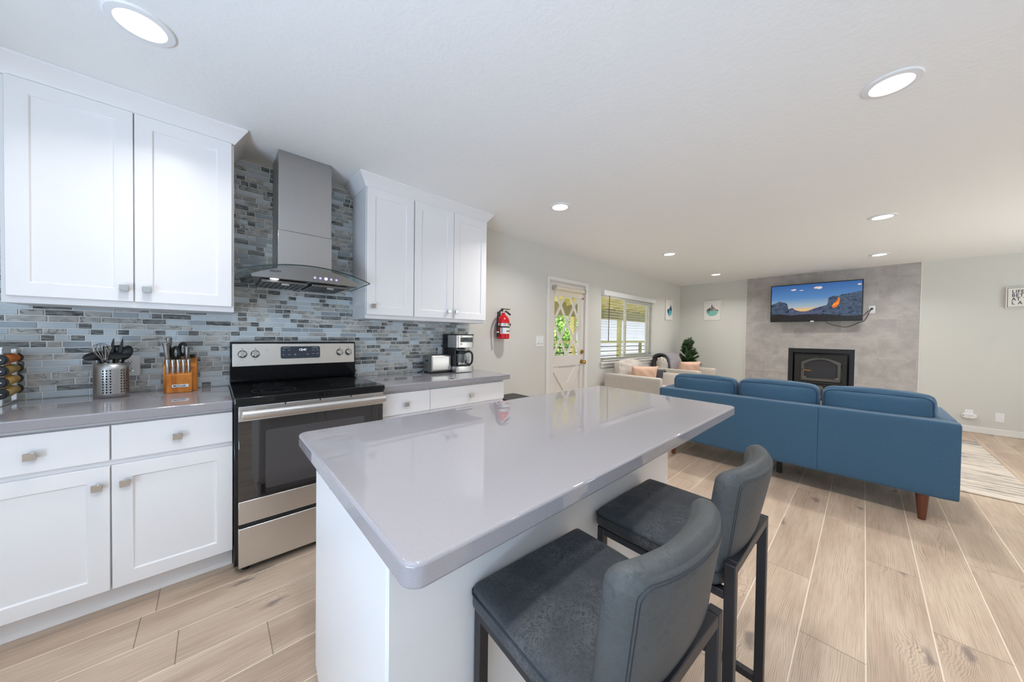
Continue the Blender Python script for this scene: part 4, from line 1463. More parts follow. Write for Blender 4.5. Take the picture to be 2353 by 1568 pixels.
def throw_over(x0, x1, label, yf, yb, zt, zf, zbk, r, seed, edge_left=True):
    """a thick knitted blanket draped over a cushion: profile in y-z, swept along x"""
    t = thing('throw_blanket', label, 'blanket', ((x0 + x1) / 2, yf, zf), group='grey throw blankets')
    prof = []
    prof.append((yf - .02, zf))
    prof.append((yf - .015, (zf + zt - r) / 2))
    n = 10
    yc = (yf + yb) / 2; ry = (yb - yf) / 2
    for k in range(n + 1):
        a = pi - pi * k / n
        prof.append((yc + ry * cos(a), zt - r + r * sin(a)))
    prof.append((yb + .005, zbk))
    def sweep(xa, xb, th, nx, mat, nm, parent, amp):
        rnd = random.Random(seed)
        vs = []; fs = []
        kk = len(prof)
        cyy = sum(p[0] for p in prof) / kk; cz = zt - r
        for layer in (0, 1):
            for i in range(nx + 1):
                x = xa + (xb - xa) * i / nx
                for j, (y, z) in enumerate(prof):
                    d = Vector((y - cyy, max(0.02, z - cz))).normalized() if z > cz else Vector((-1 if y < cyy else 1, 0))
                    w = amp * (sin(x * 46 + j * 1.3 + seed) + .5 * sin(x * 90 + j * 2.1)) + (th if layer else 0)
                    vs.append((x + amp * sin(j * 1.7), y + d.x * w, z + d.y * w))
        N = (nx + 1) * kk
        for i in range(nx):
            for j in range(kk - 1):
                a = i * kk + j
                fs.append((a, a + 1, a + kk + 1, a + kk))
                fs.append((N + a, N + a + kk, N + a + kk + 1, N + a + 1))
            a = i * kk; fs.append((a, a + kk, N + a + kk, N + a))
            a = i * kk + kk - 1; fs.append((a, N + a, N + a + kk, a + kk))
        for j in range(kk - 1):
            fs.append((j, N + j, N + j + 1, j + 1))
            a = nx * kk + j; fs.append((a, a + 1, N + a + 1, N + a))
        b = MB(); b.add(vs, fs)
        return obj(nm, b, mat, parent, angle=70)
    sweep(x0 + .05, x1, .022, 16, 'throw', 'blanket', t, .006)
    if edge_left:
        sweep(x0 - .01, x0 + .05, .030, 4, 'throwdark', 'knotted_edge', t, .004)
throw_over(6.40, 7.02, 'grey throw with charcoal edge over the back of the corner armchair', 2.545, 2.83, .945, .66, .70, .14, 3)
# second throw over the far arm of the first armchair
def throw_arm():
    t = thing('throw_blanket', 'dark grey throw folded over the arm beside the first peach pillow', 'blanket', (5.47, 2.5, .7), group='grey throw blankets')
    b = MB(); vs = []; fs = []
    xs = [5.400, 5.405, 5.412, 5.43, 5.47, 5.51, 5.532, 5.538, 5.54]
    zs = [.56, .62, .69, .716, .722, .718, .70, .62, .52]
    ny = 12
    for layer in (0, 1):
        for i in range(ny + 1):
            y = 2.22 + .46 * i / ny
            for x, z in zip(xs, zs):
                o = .022 if layer else 0.0
                w = .006 * sin(i * 1.9 + x * 60)
                d = Vector((x - 5.47, (z - .60) * .6)).normalized()
                vs.append((x + d.x * (o + w), y, z + d.y * (o + w)))
    kk = len(xs); N = (ny + 1) * kk
    for i in range(ny):
        for j in range(kk - 1):
            a = i * kk + j
            fs.append((a, a + 1, a + kk + 1, a + kk)); fs.append((N + a, N + a + kk, N + a + kk + 1, N + a + 1))
        a = i * kk; fs.append((a, a + kk, N + a + kk, N + a)); a += kk - 1; fs.append((a, N + a, N + a + kk, a + kk))
    for j in range(kk - 1):
        fs.append((j, N + j, N + j + 1, j + 1)); a = ny * kk + j; fs.append((a, a + 1, N + a + 1, N + a))
    b.add(vs, fs)
    obj('blanket', b, 'throwdark', t, angle=70)
throw_arm()

def fir():
    cx, cyy = 7.42, 2.53
    t = thing('potted_fir', 'small artificial fir tree in a pot behind the corner armchair', 'plant', (cx, cyy, 0))
    b = MB(); b.lathe([(.10, 0), (.13, .30), (.135, .31), (.12, .31), (.115, .28)], Matrix.Translation((cx, cyy, 0)), 28)
    obj('pot', b, 'greypr', t)
    b = MB(); b.lathe([(.115, .27), (.02, .285)], Matrix.Translation((cx, cyy, 0)), 20)
    obj('soil', b, 'bark', t)
    b = MB(); b.tube([(cx, cyy, .27), (cx, cyy, .8), (cx, cyy, 1.20)], [.02, .016, .006], 10)
    obj('trunk', b, 'bark', t)
    rnd = random.Random(5)
    lv = MB()
    def sprig(p, d, L, r):
        d = d.normalized()
        a = d.orthogonal().normalized(); c = d.cross(a)
        q = p + d * L
        lv.tube([p, q], [.004, .002], 4)
        k = int(L / .009)
        for i in range(k):
            s = p + d * (L * (i + .5) / k)
            for j in range(5):
                th = rnd.uniform(0, 6.28)
                o = (a * cos(th) + c * sin(th))
                tip = s + o * r + d * r * .9
                w = d.cross(o) * .004
                lv.add([tuple(s - w), tuple(s + w), tuple(tip)], [(0, 1, 2)])
    z = .52
    while z < 1.24:
        f = (1.30 - z) / .78
        L = .06 + .235 * f ** .9
        for k in range(6 if z < 1.1 else 4):
            a = rnd.uniform(0, 6.28)
            d = Vector((cos(a), sin(a), rnd.uniform(.35, .95)))
            p = Vector((cx, cyy, z + rnd.uniform(-.02, .02)))
            sprig(p, d, L * rnd.uniform(.8, 1.1), .031)
            for q in range(2):
                m_ = p + d.normalized() * L * rnd.uniform(.35, .7)
                sprig(m_, d + Vector((rnd.uniform(-.8, .8), rnd.uniform(-.8, .8), rnd.uniform(0, .6))), L * .45, .029)
        z += .048
    sprig(Vector((cx, cyy, 1.16)), Vector((.05, 0, 1)), .11, .028)
    obj('needles', lv, 'fir', t, smooth=False)
fir()

# rug
b = MB(); b.box(4.665, 7.09, -.985, 1.45, .001, .013)
tag(obj('area_rug', b, 'rug', bevel=.004), 'cream and grey abstract rug on the floor in front of the sofa', 'rug')

# ------------------------------------------------------------------ stove insert
def insert():
    t = thing('fireplace_insert', 'black cast iron wood stove insert in the tiled wall', 'fireplace', (XB, .524, .2))
    x = XB - .022
    y0, y1, z0, z1 = IY0 + .003, IY1 - .003, .203, IZ1 - .003
    fwid = .062
    b = MB()
    for a0, a1, c0, c1 in ((y0, y0 + fwid, z0, z1), (y1 - fwid, y1, z0, z1), (y0 + fwid, y1 - fwid, z1 - fwid - .012, z1)):
        b.box(x - .010, x + .02, a0, a1, c0, c1)
    obj('surround', b, 'blackmetal', t, .004)
    b = MB()
    b.box(x + .09, x + .10, y0, y1, z0, z1)
    b.box(x, x + .10, y0, y0 + .006, z0, z1); b.box(x, x + .10, y1 - .006, y1, z0, z1); b.box(x, x + .10, y0, y1, z1 - .006, z1)
    obj('firebox', b, 'black', t, smooth=False)
    # stove face
    fy0, fy1 = y0 + fwid + .022, y1 - fwid - .022
    zt = z1 - fwid - .045
    b = MB(); b.box(x + .012, x + .05, fy0, fy1, z0, zt)
    face = obj('stove_face', b, 'cast', t, .004)
    b = MB(); b.tube([(x + .006, fy0 - .006, zt + .004), (x + .006, fy1 + .006, zt + .004)], .006, 8)
    obj('top_ledge', b, 'cast', t)
    # arched door frame
    dy0, dy1, dz0, dz1, dzc = fy0 + .075, fy1 - .095, .545, .875, .955
    yc = (dy0 + dy1) / 2
    def arch(a0, a1, zz0, zz1, zzc, n=18):
        pts = [(a0, zz0), (a1, zz0)]
        for k in range(n + 1):
            u = 1 - 2 * k / n
            pts.append((yc + (a1 - a0) / 2 * u, zz1 + (zzc - zz1) * (1 - u * u)))
        return pts
    outer = arch(dy0, dy1, dz0, dz1, dzc); inner = arch(dy0 + .040, dy1 - .040, dz0 + .045, dz1 - .040, dzc - .030)
    k = len(outer)
    vs = [(x - .012, a, c) for a, c in outer] + [(x - .012, a, c) for a, c in inner] + [(x + .014, a, c) for a, c in outer] + [(x + .014, a, c) for a, c in inner]
    fs = []
    for i in range(k):
        j = (i + 1) % k
        fs += [(i, j, k + j, k + i), (2 * k + i, 3 * k + i, 3 * k + j, 2 * k + j), (i, 2 * k + i, 2 * k + j, j), (k + i, k + j, 3 * k + j, 3 * k + i)]
    b = MB(); b.add(vs, fs)
    dr = obj('stove_door', b, 'castlight', t, .004)
    b = MB()
    b.prism(inner, x + .002, x + .006, 'x')
    obj('glass', b, 'ovenwin', dr, smooth=False)
    for a in (dy0 + .045, dy1 - .045):
        b = MB(); b.lathe([(.030, 0), (.028, .012), (.012, .018)], Matrix.Translation((x - .010, a, dz0 + .048)) @ Matrix.Rotation(-pi / 2, 4, 'Y'), 18)
        obj('corner_boss', b, 'castlight', dr)
    for zz in (dz0 + .03, dz1 - .05):
        b = MB(); b.cyl((x - .006, dy0 - .026, zz - .028), (x - .006, dy0 - .026, zz + .028), .013, n=12); b.box(x - .004, x + .012, dy0 - .03, dy0 + .01, zz - .012, zz + .012)
        obj('hinge', b, 'cast', dr)
    b = MB(); b.tube([(x - .012, dy1 - .01, .735), (x - .05, dy1 - .03, .735), (x - .055, dy1 - .14, .725)], [.008, .009, .011], 8)
    obj('handle', b, 'brass', dr)
    b = MB(); b.tube([(x - .016, yc + .02, dzc - .01), (x - .016, yc + .02, dzc + .06)], .006, 6)
    obj('damper_rod', b, 'cast', t)
    b = MB(); b.tube([(x - .02, fy0 + .04, dz0 - .028), (x - .02, fy1 - .04, dz0 - .028)], .011, 8)
    obj('lower_ledge', b, 'cast', t)
    for a0, a1 in ((fy0 + .05, fy0 + .235), (fy1 - .22, fy1 - .04)):
        b = MB(); b.box(x - .006, x + .014, a0, a1, .415, .495)
        obj('vent_panel', b, 'cast', t, .003)
    b = MB()
    for kx in range(9):
        a = pi * kx / 8
        pass
    b.tube([(x - .012, yc + .13 * cos(pi * q / 12), .40 + .085 * sin(pi * q / 12)) for q in range(13)], .008, 6)
    obj('ash_arch', b, 'cast', t)
    b = MB(); b.lathe([(.05, 0), (.045, .01), (.02, .016)], Matrix.Translation((x + .010, yc, .43)) @ Matrix.Rotation(-pi / 2, 4, 'Y'), 8)
    obj('emblem', b, 'castlight', t)
insert()

# ================================================================== WALL FITTINGS, LIVING ROOM
def blind():
    t = thing('window_blind', 'white horizontal slat blind with valance hanging in the slider window', 'blind', (5.5, YW - .03, 2.02))
    xa, xb = 4.600, 6.390
    b = MB(); b.box(4.570, 6.455, YW - .062, YW - .050, 1.945, 2.022); b.box(4.570, 4.582, YW - .050, YW, 1.945, 2.022); b.box(6.443, 6.455, YW - .050, YW, 1.945, 2.022)
    b.box(4.575, 6.45, YW - .050, YW - .001, 2.006, 2.018)
    obj('valance', b, 'whiteplastic', t, .003)
    b = MB(); b.box(xa, xb, YW - .044, YW + .004, 1.950, 2.000)
    obj('headrail', b, 'whiteplastic', t)
    b = MB()
    z = 1.925
    zs = []
    while z > .955:
        zs.append(z); z -= .0445
    for z in zs:
        b.box(xa + .004, xb - .004, YW - .044, YW + .006, z - .0012, z + .0012)
    for k in range(5):
        b.box(xa + .004, xb - .004, YW - .044, YW + .006, .908 + k * .006, .9105 + k * .006)
    obj('slats', b, 'slat', t, smooth=False)
    b = MB(); b.box(xa + .004, xb - .004, YW - .046, YW + .008, .880, .902)
    obj('bottom_rail', b, 'whiteplastic', t, .003)
    for xx in (4.75, 5.20, 5.72, 6.25):
        b = MB()
        for yy in (YW - .045, YW + .007): b.box(xx - .0012, xx + .0012, yy - .0006, yy + .0006, .90, 1.955)
        obj('ladder_cord', b, 'slat', t, smooth=False)
    b = MB(); b.tube([(4.735, YW - .055, 1.945), (4.722, YW - .056, 1.55), (4.716, YW - .056, 1.20)], .006, 8)
    obj('tilt_wand', b, 'wand', t)
blind()

def roller_shade():
    t = thing('roller_shade', 'cream roller shade rolled up at the top of the entry door glass', 'shade', (3.72, YW - .02, 1.92))
    b = MB(); b.cyl((3.415, YW - .022, 1.935), (4.065, YW - .022, 1.935), .024, n=20)
    obj('roll', b, 'shade', t)
    b = MB(); b.box(3.42, 4.055, YW - .004, YW - .0025, 1.845, 1.935)
    obj('fabric', b, 'shade', t, smooth=False)
    b = MB(); b.box(3.42, 4.05, YW - .009, YW + .001, 1.832, 1.848)
    obj('hem_bar', b, 'slat', t, .002)
    b = MB(); b.box(4.05, 4.078, YW - .012, YW + .004, 1.828, 1.852)
    tag_part = obj('end_cap', b, 'red', t, .002); tag_part['label'] = 'red end cap'
    for xx in (3.385, 4.068):
        b = MB(); b.box(xx, xx + .026, YW - .045, YW + .008, 1.905, 1.965)
        obj('bracket', b, 'chrome', t, .002)
roller_shade()

def poly_layers(name, parent, x, polys, axis='x', step=.0006):
    """flat printed artwork: list of (material, [(u,v)...]) stacked in thin layers in front of plane; returns mesh"""
    b = MB(); mats = []
    for k, (mt, pts) in enumerate(polys):
        if mt not in mats: mats.append(mt)
        b.cur = mats.index(mt)
        h = x - step * (k + 1) * .5
        if axis == 'x': vs = [(h, u, v) for u, v in pts]
        else: vs = [(u, h, v) for u, v in pts]
        b.add(vs, [tuple(range(len(pts)))])
    return obj(name, b, mats, parent, smooth=False)

def television():
    xw = XB - .022
    x = 7.702          # front glass sits .062 in front of this plane
    y0, y1, z0, z1 = .026, 1.197, 1.589, 2.256
    t = thing('television', 'wall-mounted flat television showing mountains at dusk above the fireplace', 'television', (x, .62, z0))
    b = MB(); b.box(x - .062, x - .030, y0, y1, z0, z1); b.box(x - .030, x - .008, y0 + .12, y1 - .12, z0 + .04, z1 - .15)
    obj('cabinet', b, 'blackmat', t, .003)
    b = MB(); b.box(xw - .012, xw, .50, .74, z0 + .22, z1 - .22); b.box(x - .010, x + .004, .46, .78, z0 + .16, z1 - .2)
    b.box(x, xw - .01, .58, .62, z0 + .30, z0 + .36)
    obj('wall_bracket', b, 'blackmetal', t)
    # the picture on the screen: a generic dusk landscape that glows
    sky = NT('screen_dusk_sky')
    v = sky.obj()
    zz = sky.n('ShaderNodeSeparateXYZ', {0: v}).outputs[2]
    yy = sky.n('ShaderNodeSeparateXYZ', {0: v}).outputs[1]
    h = z1 - z0
    f = sky.math('DIVIDE', zz, h)
    skyc = sky.ramp(f, [(.20, C(240, 170, 60)), (.30, C(232, 186, 110)), (.40, C(160, 178, 190)), (.62, C(84, 132, 184)), (1.0, C(44, 92, 158))])
    sky.b.inputs['Base Color'].default_value = (0, 0, 0, 1)
    sky.t.links.new(skyc, sky.b.inputs['Emission Color']); sky.b.inputs['Emission Strength'].default_value = .95
    sky.b.inputs['Roughness'].default_value = .25
    M['scr_sky'] = sky.m
    def rock(name, a, c, sc, st=.9):
        q = NT(name); v = q.obj()
        n = q.noise(q.mapv(v, (1, 1, 1.6), rot=(.6, 0, 0)), sc, 5, .65, .8)
        cc = q.ramp(n, [(.35, a), (.56, c), (.70, a)])
        q.b.inputs['Base Color'].default_value = (0, 0, 0, 1); q.t.links.new(cc, q.b.inputs['Emission Color']); q.b.inputs['Emission Strength'].default_value = st
        q.b.inputs['Roughness'].default_value = .25
        M[name] = q.m
    rock('scr_rock', C(16, 22, 34), C(78, 96, 122), 14)
    rock('scr_ridge', C(40, 54, 86), C(92, 98, 128), 8)
    rock('scr_forest', C(12, 14, 18), C(44, 36, 36), 30)
    rock('scr_glow', C(250, 150, 30), C(200, 80, 20), 16, 1.1)
    rock('scr_cloud', C(240, 226, 214), C(214, 180, 176), 22, 1.0)
    a0, a1, c0, c1 = y0 + .014, y1 - .014, z0 + .030, z1 - .014
    def Q(u, v): return (a1 + (a0 - a1) * u, c0 + (c1 - c0) * v)      # u from left to right as seen
    def poly(*p): return [Q(u, v) for u, v in p]
    def blob(u, v, ru, rv, seed, n=18):
        rn = random.Random(seed)
        return [Q(u + ru * cos(2 * pi * k / n) * rn.uniform(.65, 1.1), v + rv * sin(2 * pi * k / n) * rn.uniform(.55, 1.1)) for k in range(n)]
    L = [('scr_sky', poly((0, 0), (1, 0), (1, 1), (0, 1))),
         ('scr_cloud', blob(.27, .865, .035, .030, 1)), ('scr_cloud', blob(.36, .84, .026, .012, 2)), ('scr_cloud', blob(.55, .885, .055, .040, 3)), ('scr_cloud', blob(.975, .90, .022, .025, 4)),
         ('scr_ridge', poly((.16, .0), (.60, 0), (.66, .40), (.60, .37), (.52, .32), (.46, .27), (.42, .245), (.36, .245), (.30, .28), (.26, .35), (.22, .33), (.18, .30))),
         ('scr_rock', poly((0, 0), (.24, .12), (.215, .30), (.195, .47), (.17, .51), (.13, .53), (.10, .56), (.07, .52), (.04, .50), (0, .47))),
         ('scr_rock', poly((.56, .12), (.62, .30), (.655, .43), (.665, .60), (.72, .635), (.77, .62), (.80, .66), (.90, .69), (1, .73), (1, 0), (.6, 0))),
         ('scr_glow', poly((.715, .30), (.745, .33), (.775, .42), (.785, .52), (.772, .60), (.760, .54), (.740, .47), (.715, .42), (.700, .36))),
         ('scr_forest', poly((0, 0), (1, 0), (1, .10), (.85, .09), (.7, .13), (.55, .15), (.4, .16), (.25, .14), (.1, .18), (0, .17)))]
    scr = poly_layers('screen', t, x - .0620, L)
    b = MB(); b.box(x - .066, x - .058, .60, .645, z0 - .008, z0 + .014)
    obj('badge', b, 'whiteplastic', t, .002)
    text('lettering', 'TCL', .018, 'greypr', t, (x - .0625, .638, z0 + .018), (0, -1, 0), (0, 0, 1))
    cp = [(x - .035, .45, z0 + .03), (x - .02, .43, z0 - .03), (x + .03, .32, z0 - .075), (xw - .02, .20, z0 - .095), (xw - .012, .06, z0 - .02), (xw - .012, .0, z0 + .02), (xw - .02, -.045, 1.735), (xw - .022, -.072, 1.785)]
    b = MB(); b.tube(smooth_path(cp), .0045, 7)
    obj('power_cord', b, 'blackmat', t)
    cp = [(x - .012, .20, z0 + .06), (xw - .04, .05, z0 + .07), (xw - .012, -.02, 1.735), (xw - .024, -.068, 1.785)]
    b = MB(); b.tube(smooth_path(cp), .0045, 7)
    obj('signal_cord', b, 'blackmat', t)
    b = MB(); b.box(xw - .032, xw - .006, -.085, -.057, 1.772, 1.798)
    obj('plug', b, 'blackmat', t, .003)

def smooth_path(p, n=6):
    p = [Vector(q) for q in p]
    out = []
    for i in range(len(p) - 1):
        a = p[max(0, i - 1)]; b_ = p[i]; c = p[i + 1]; d = p[min(len(p) - 1, i + 2)]
        for k in range(n):
            t = k / n
            out.append(.5 * ((2 * b_) + (c - a) * t + (2 * a - 5 * b_ + 4 * c - d) * t * t + (-a + 3 * b_ - 3 * c + d) * t ** 3))
    out.append(p[-1])
    return out
television()

def plate_x(name, y0, y1, z0, z1, x, label, cat, sockets=None):
    t = thing(name, label, cat, (x, (y0 + y1) / 2, (z0 + z1) / 2))
    b = MB(); b.box(x - .006, x, y0, y1, z0, z1)
    obj('plate', b, 'whiteplastic', t, .002)
    if sockets:
        yc = (y0 + y1) / 2
        for zz in sockets:
            b = MB(); b.prism(rrect(yc - .017, yc + .017, zz - .014, zz + .014, .008), x - .0075, x - .005, 'x')
            s = obj('socket', b, 'whiteplastic', t)
            for dy in (-.006, .006):
                b = MB(); b.box(x - .0080, x - .007, yc + dy - .001, yc + dy + .001, zz - .001, zz + .008)
                obj('slot', b, 'darkink', s, smooth=False)
    return t
plate_x('wall_outlet', -.108, -.036, 1.716, 1.834, XB - .022, 'white outlet with the television plug on the fireplace tiles', 'outlet', (1.746, 1.80))
plate_x('wall_plate', -1.301, -1.228, .184, .309, XB, 'blank white cover plate low on the right wall', 'wall plate')

def plugin():
    x = XB
    t = thing('plug_in_detector', 'white oval plug-in device in a low outlet right of the fireplace', 'plug-in device', (x, -1.02, .24))
    b = MB(); b.box(x - .006, x, -1.055, -.985, .20, .318)
    obj('plate', b, 'whiteplastic', t, .002)
    b = MB(); b.prism(rrect(-1.083, -.957, .192, .268, .036, 8), x - .045, x - .006, 'x')
    body = obj('body', b, 'whiteplastic', t, .010, 4)
    b = MB(); b.box(x - .046, x - .0455, -.975, -.962, .230, .242)
    obj('led_window', b, 'greypr', body, smooth=False)
    b = MB(); b.tube([(x - .0462, -1.02 + .03 * cos(pi + pi * k / 8), .243 + .006 * sin(pi + pi * k / 8)) for k in range(9)], .0012, 4)
    b2 = obj('vent_line', b, 'greypr', body)
    b = MB(); b.lathe([(.003, 0), (.003, .0012)], Matrix.Translation((x - .045, -1.02, .222)) @ Matrix.Rotation(-pi / 2, 4, 'Y'), 10)
    obj('test_button', b, 'greypr', body)
plugin()

def switch():
    y = YW
    t = thing('light_switch', 'white double light switch between the extinguisher and entry door', 'light switch', (3.13, y, 1.2))
    b = MB(); b.box(3.058, 3.202, y - .006, y, 1.136, 1.274)
    obj('plate', b, 'whiteplastic', t, .002)
    for xx in (3.098, 3.162):
        b = MB(); b.prism([(y - .006, 1.170), (y - .011, 1.172), (y - .0065, 1.205), (y - .007, 1.238), (y - .006, 1.240)], xx - .017, xx + .017, 'x')
        k = obj('rocker', b, 'whiteplastic', t, .0008, 1)
        b = MB(); b.box(xx - .009, xx + .009, y - .0118, y - .0085, 1.174, 1.178)
        obj('dimmer_slide', b, 'greypr', k, smooth=False)
switch()

# framed canvases
def circ(u, v, r, a0, a1, n=20):
    return [(u + r * cos(radians(a0 + (a1 - a0) * k / n)), v + r * sin(radians(a0 + (a1 - a0) * k / n))) for k in range(n + 1)]
def art_back():
    x = XB
    y0, y1, z0, z1 = 2.061, 2.373, 1.666, 2.083
    t = thing('canvas_print', 'square canvas print of grey peaks over a mint lake on the back wall', 'wall art', (x, (y0 + y1) / 2, (z0 + z1) / 2), group='mountain lake canvases')
    b = MB(); b.box(x - .022, x, y0, y1, z0, z1)
    obj('canvas', b, 'canvas', t, .002)
    yc, zc, r = (y0 + y1) / 2 - .005, 1.862, .112
    f = lambda pts: [(2 * yc - u, v) for u, v in pts]
    L = [('teal', circ(yc, zc, r, 180, 360)),
         ('dgreypr', f([(yc - r, zc), (yc - .085, zc + .05), (yc - .07, zc + .04), (yc - .055, zc + .075), (yc - .03, zc + .045), (yc - .02, zc)])),
         ('greypr', f([(yc - .045, zc), (yc - .012, zc + .145), (yc + .012, zc + .085), (yc + .02, zc + .09), (yc + .045, zc + .03), (yc + .05, zc)])),
         ('greypr', f([(yc + .02, zc), (yc + .045, zc + .07), (yc + .065, zc + .03), (yc + .075, zc)])),
         ('pinkpr', f([(yc + .005, zc + .01), (yc + .02, zc + .045), (yc + .04, zc + .05), (yc + .055, zc + .02), (yc + .05, zc + .005)])),
         ('dgreypr', f([(yc + .07, zc), (yc + .085, zc + .025), (yc + .1, zc + .028), (yc + r, zc)])),
         ('greypr', f([(yc - .1, zc - .005), (yc - .05, zc - .008), (yc - .06, zc - .05), (yc - .085, zc - .035)]))]
    poly_layers('print', t, x - .022, L)
art_back()
def art_side():
    y = YW
    x0, x1, z0, z1 = 7.022, 7.372, 1.660, 2.082
    t = thing('canvas_print', 'canvas print of dark pines over blue water beside the window', 'wall art', ((x0 + x1) / 2, y, (z0 + z1) / 2), group='mountain lake canvases')
    b = MB(); b.box(x0, x1, y - .022, y, z0, z1)
    obj('canvas', b, 'canvas', t, .002)
    xc, zc, r = (x0 + x1) / 2 + .02, 1.87, .125
    L = [('bluepr', circ(xc, zc, r, 180, 360)),
         ('navypr', [(xc - r, zc), (xc - .07, zc + .03), (xc - .03, zc - .02), (xc - .05, zc - .09), (xc - .09, zc - .06)]),
         ('navypr', [(xc - .03, zc), (xc + .0, zc + .06), (xc + .02, zc + .05), (xc + .035, zc + .125), (xc + .055, zc + .07), (xc + .08, zc + .12), (xc + .1, zc + .05), (xc + r, zc)]),
         ('dgreypr', [(xc - .1, zc), (xc - .08, zc + .035), (xc - .06, zc + .01), (xc - .02, zc + .025), (xc, zc)]),
         ('teal', [(xc - .02, zc - .07), (xc + .06, zc - .06), (xc + .05, zc - .10), (xc, zc - .115)])]
    poly_layers('print', t, y - .022, L, 'y')
art_side()
def sign():
    x = XB
    y0, y1, z0, z1 = -1.77, -1.272, 1.731, 2.008
    t = thing('wall_sign', 'white sign with dark lettering high on the right of the back wall', 'sign', (x, (y0 + y1) / 2, (z0 + z1) / 2))
    b = MB(); b.box(x - .035, x, y0, y1, z0, z1)
    obj('board', b, 'canvas', t, .002)
    b = MB()
    g = .010; w = .0045
    for a0, a1, c0, c1 in ((y0 + g, y1 - g, z0 + g, z0 + g + w), (y0 + g, y1 - g, z1 - g - w, z1 - g), (y0 + g, y0 + g + w, z0 + g, z1 - g), (y1 - g - w, y1 - g, z0 + g, z1 - g)):
        b.box(x - .0362, x - .0348, a0, a1, c0, c1)
    obj('border', b, 'ink', t, smooth=False)
    text('lettering', 'IS', .060, 'ink', t, (x - .0353, y1 - .043 - .185, 1.945), (0, -1, 0), (0, 0, 1), spacing=1.12, bold=.0010, xs=.80)
    for k, (s, sp) in enumerate((('LIFE', 1.12), ('BETTER', 1.12), ('AT THE', 1.12), ('L A K E', 1.2))):
        text('lettering', s, .060, 'ink', t, (x - .0353, y1 - .043, 1.945 - .0495 * k), (0, -1, 0), (0, 0, 1), spacing=sp, bold=.0010, xs=.80)
sign()

# ------------------------------------------------------------------ fire extinguisher
def extinguisher():
    cx, cyy = 2.425, YW - .085
    t = thing('fire_extinguisher', 'red fire extinguisher with black hose hung on the wall', 'fire extinguisher', (cx, cyy, 1.235))
    X = Matrix.Translation((cx, cyy, 1.235))
    r = .072
    b = MB(); b.lathe([(r - .008, 0), (r, .008), (r, .195), (r - .006, .225), (r - .024, .252), (r - .046, .272), (.018, .284), (.018, .296)], X, 40)
    cyl = obj('cylinder', b, 'red', t)
    def band(name, z0, z1, mat, parent, a0=0, a1=360, o=.0008, n=30):
        b = MB(); vs = []
        for k in range(n + 1):
            a = radians(a0 + (a1 - a0) * k / n)
            for z in (z0, z1): vs.append((cx + (r + o) * cos(a), cyy + (r + o) * sin(a), 1.235 + z))
        b.add(vs, [(2 * k, 2 * k + 2, 2 * k + 3, 2 * k + 1) for k in range(n)])
        return obj(name, b, mat, parent)
    lb = band('label', .058, .165, 'canvas', cyl, 205, 330)
    band('label_stripe', .064, .140, 'bluepr', lb, 212, 224, .0012, 6)
    band('hanger_band', .152, .176, 'steel', t, 0, 360, .002)
    band('strap', .128, .142, 'blackmat', t, 0, 360, .003)
    b = MB(); b.box(cx + r - .01, cx + r + .018, cyy - .03, cyy - .005, .150 + 1.235, .178 + 1.235)
    obj('buckle', b, 'blackmat', t, .002)
    # small pictograms and print on the label
    for k in range(3):
        a = radians(266 + 16 * k); p = Vector((cx + (r + .0016) * cos(a), cyy + (r + .0016) * sin(a), 1.235 + .088))
        b = MB(); tx = Vector((-sin(a), cos(a), 0)); zz = Vector((0, 0, 1)); s = .008
        b.add([tuple(p - tx * s - zz * s), tuple(p + tx * s - zz * s), tuple(p + tx * s + zz * s), tuple(p - tx * s + zz * s)], [(0, 1, 2, 3)])
        obj('pictogram', b, 'ink', lb, smooth=False)
    b = MB(); b.cyl((cx, cyy, 1.529), (cx, cyy, 1.556), .016, n=16); b.box(cx - .018, cx + .018, cyy - .016, cyy + .016, 1.548, 1.566)
    obj('valve', b, 'steel', t, .002)
    b = MB(); b.box(cx - .03, cx + .10, cyy - .011, cyy + .011, 1.572, 1.580); b.box(cx - .03, cx + .0, cyy - .011, cyy + .011, 1.56, 1.58)
    obj('carry_handle', b, 'blackmat', t, .003)
    b = MB(); b.tube([(cx + .01, cyy, 1.557), (cx + .05, cyy, 1.545), (cx + .105, cyy, 1.515)], [.009, .009, .011], 8)
    obj('squeeze_lever', b, 'blackmat', t)
    b = MB(); b.tube([(cx + .045 + .014 * cos(2 * pi * k / 14), cyy - .014, 1.555 + .014 * sin(2 * pi * k / 14)) for k in range(14)], .002, 5, closed=True)
    obj('pin_ring', b, 'brass', t)
    hp = smooth_path([(cx - .012, cyy, 1.557), (cx - .06, cyy - .01, 1.545), (cx - .098, cyy - .02, 1.48), (cx - .104, cyy - .02, 1.39), (cx - .098, cyy - .02, 1.31)])
    b = MB(); b.tube(hp, .011, 10)
    obj('hose', b, 'blackmat', t)
    b = MB(); b.cyl((cx - .098, cyy - .02, 1.318), (cx - .097, cyy - .02, 1.305), .0135, n=12)
    cl = obj('hose_clip', b, 'whiteplastic', t)
    b = MB(); b.cyl((cx - .097, cyy - .02, 1.305), (cx - .092, cyy - .015, 1.26), .011, .014, n=12)
    obj('nozzle', b, 'blackmat', t)
    b = MB(); b.box(cx - .02, cx + .02, YW - .014, YW, 1.30, 1.545)
    obj('wall_bracket', b, 'blackmetal', t)
extinguisher()

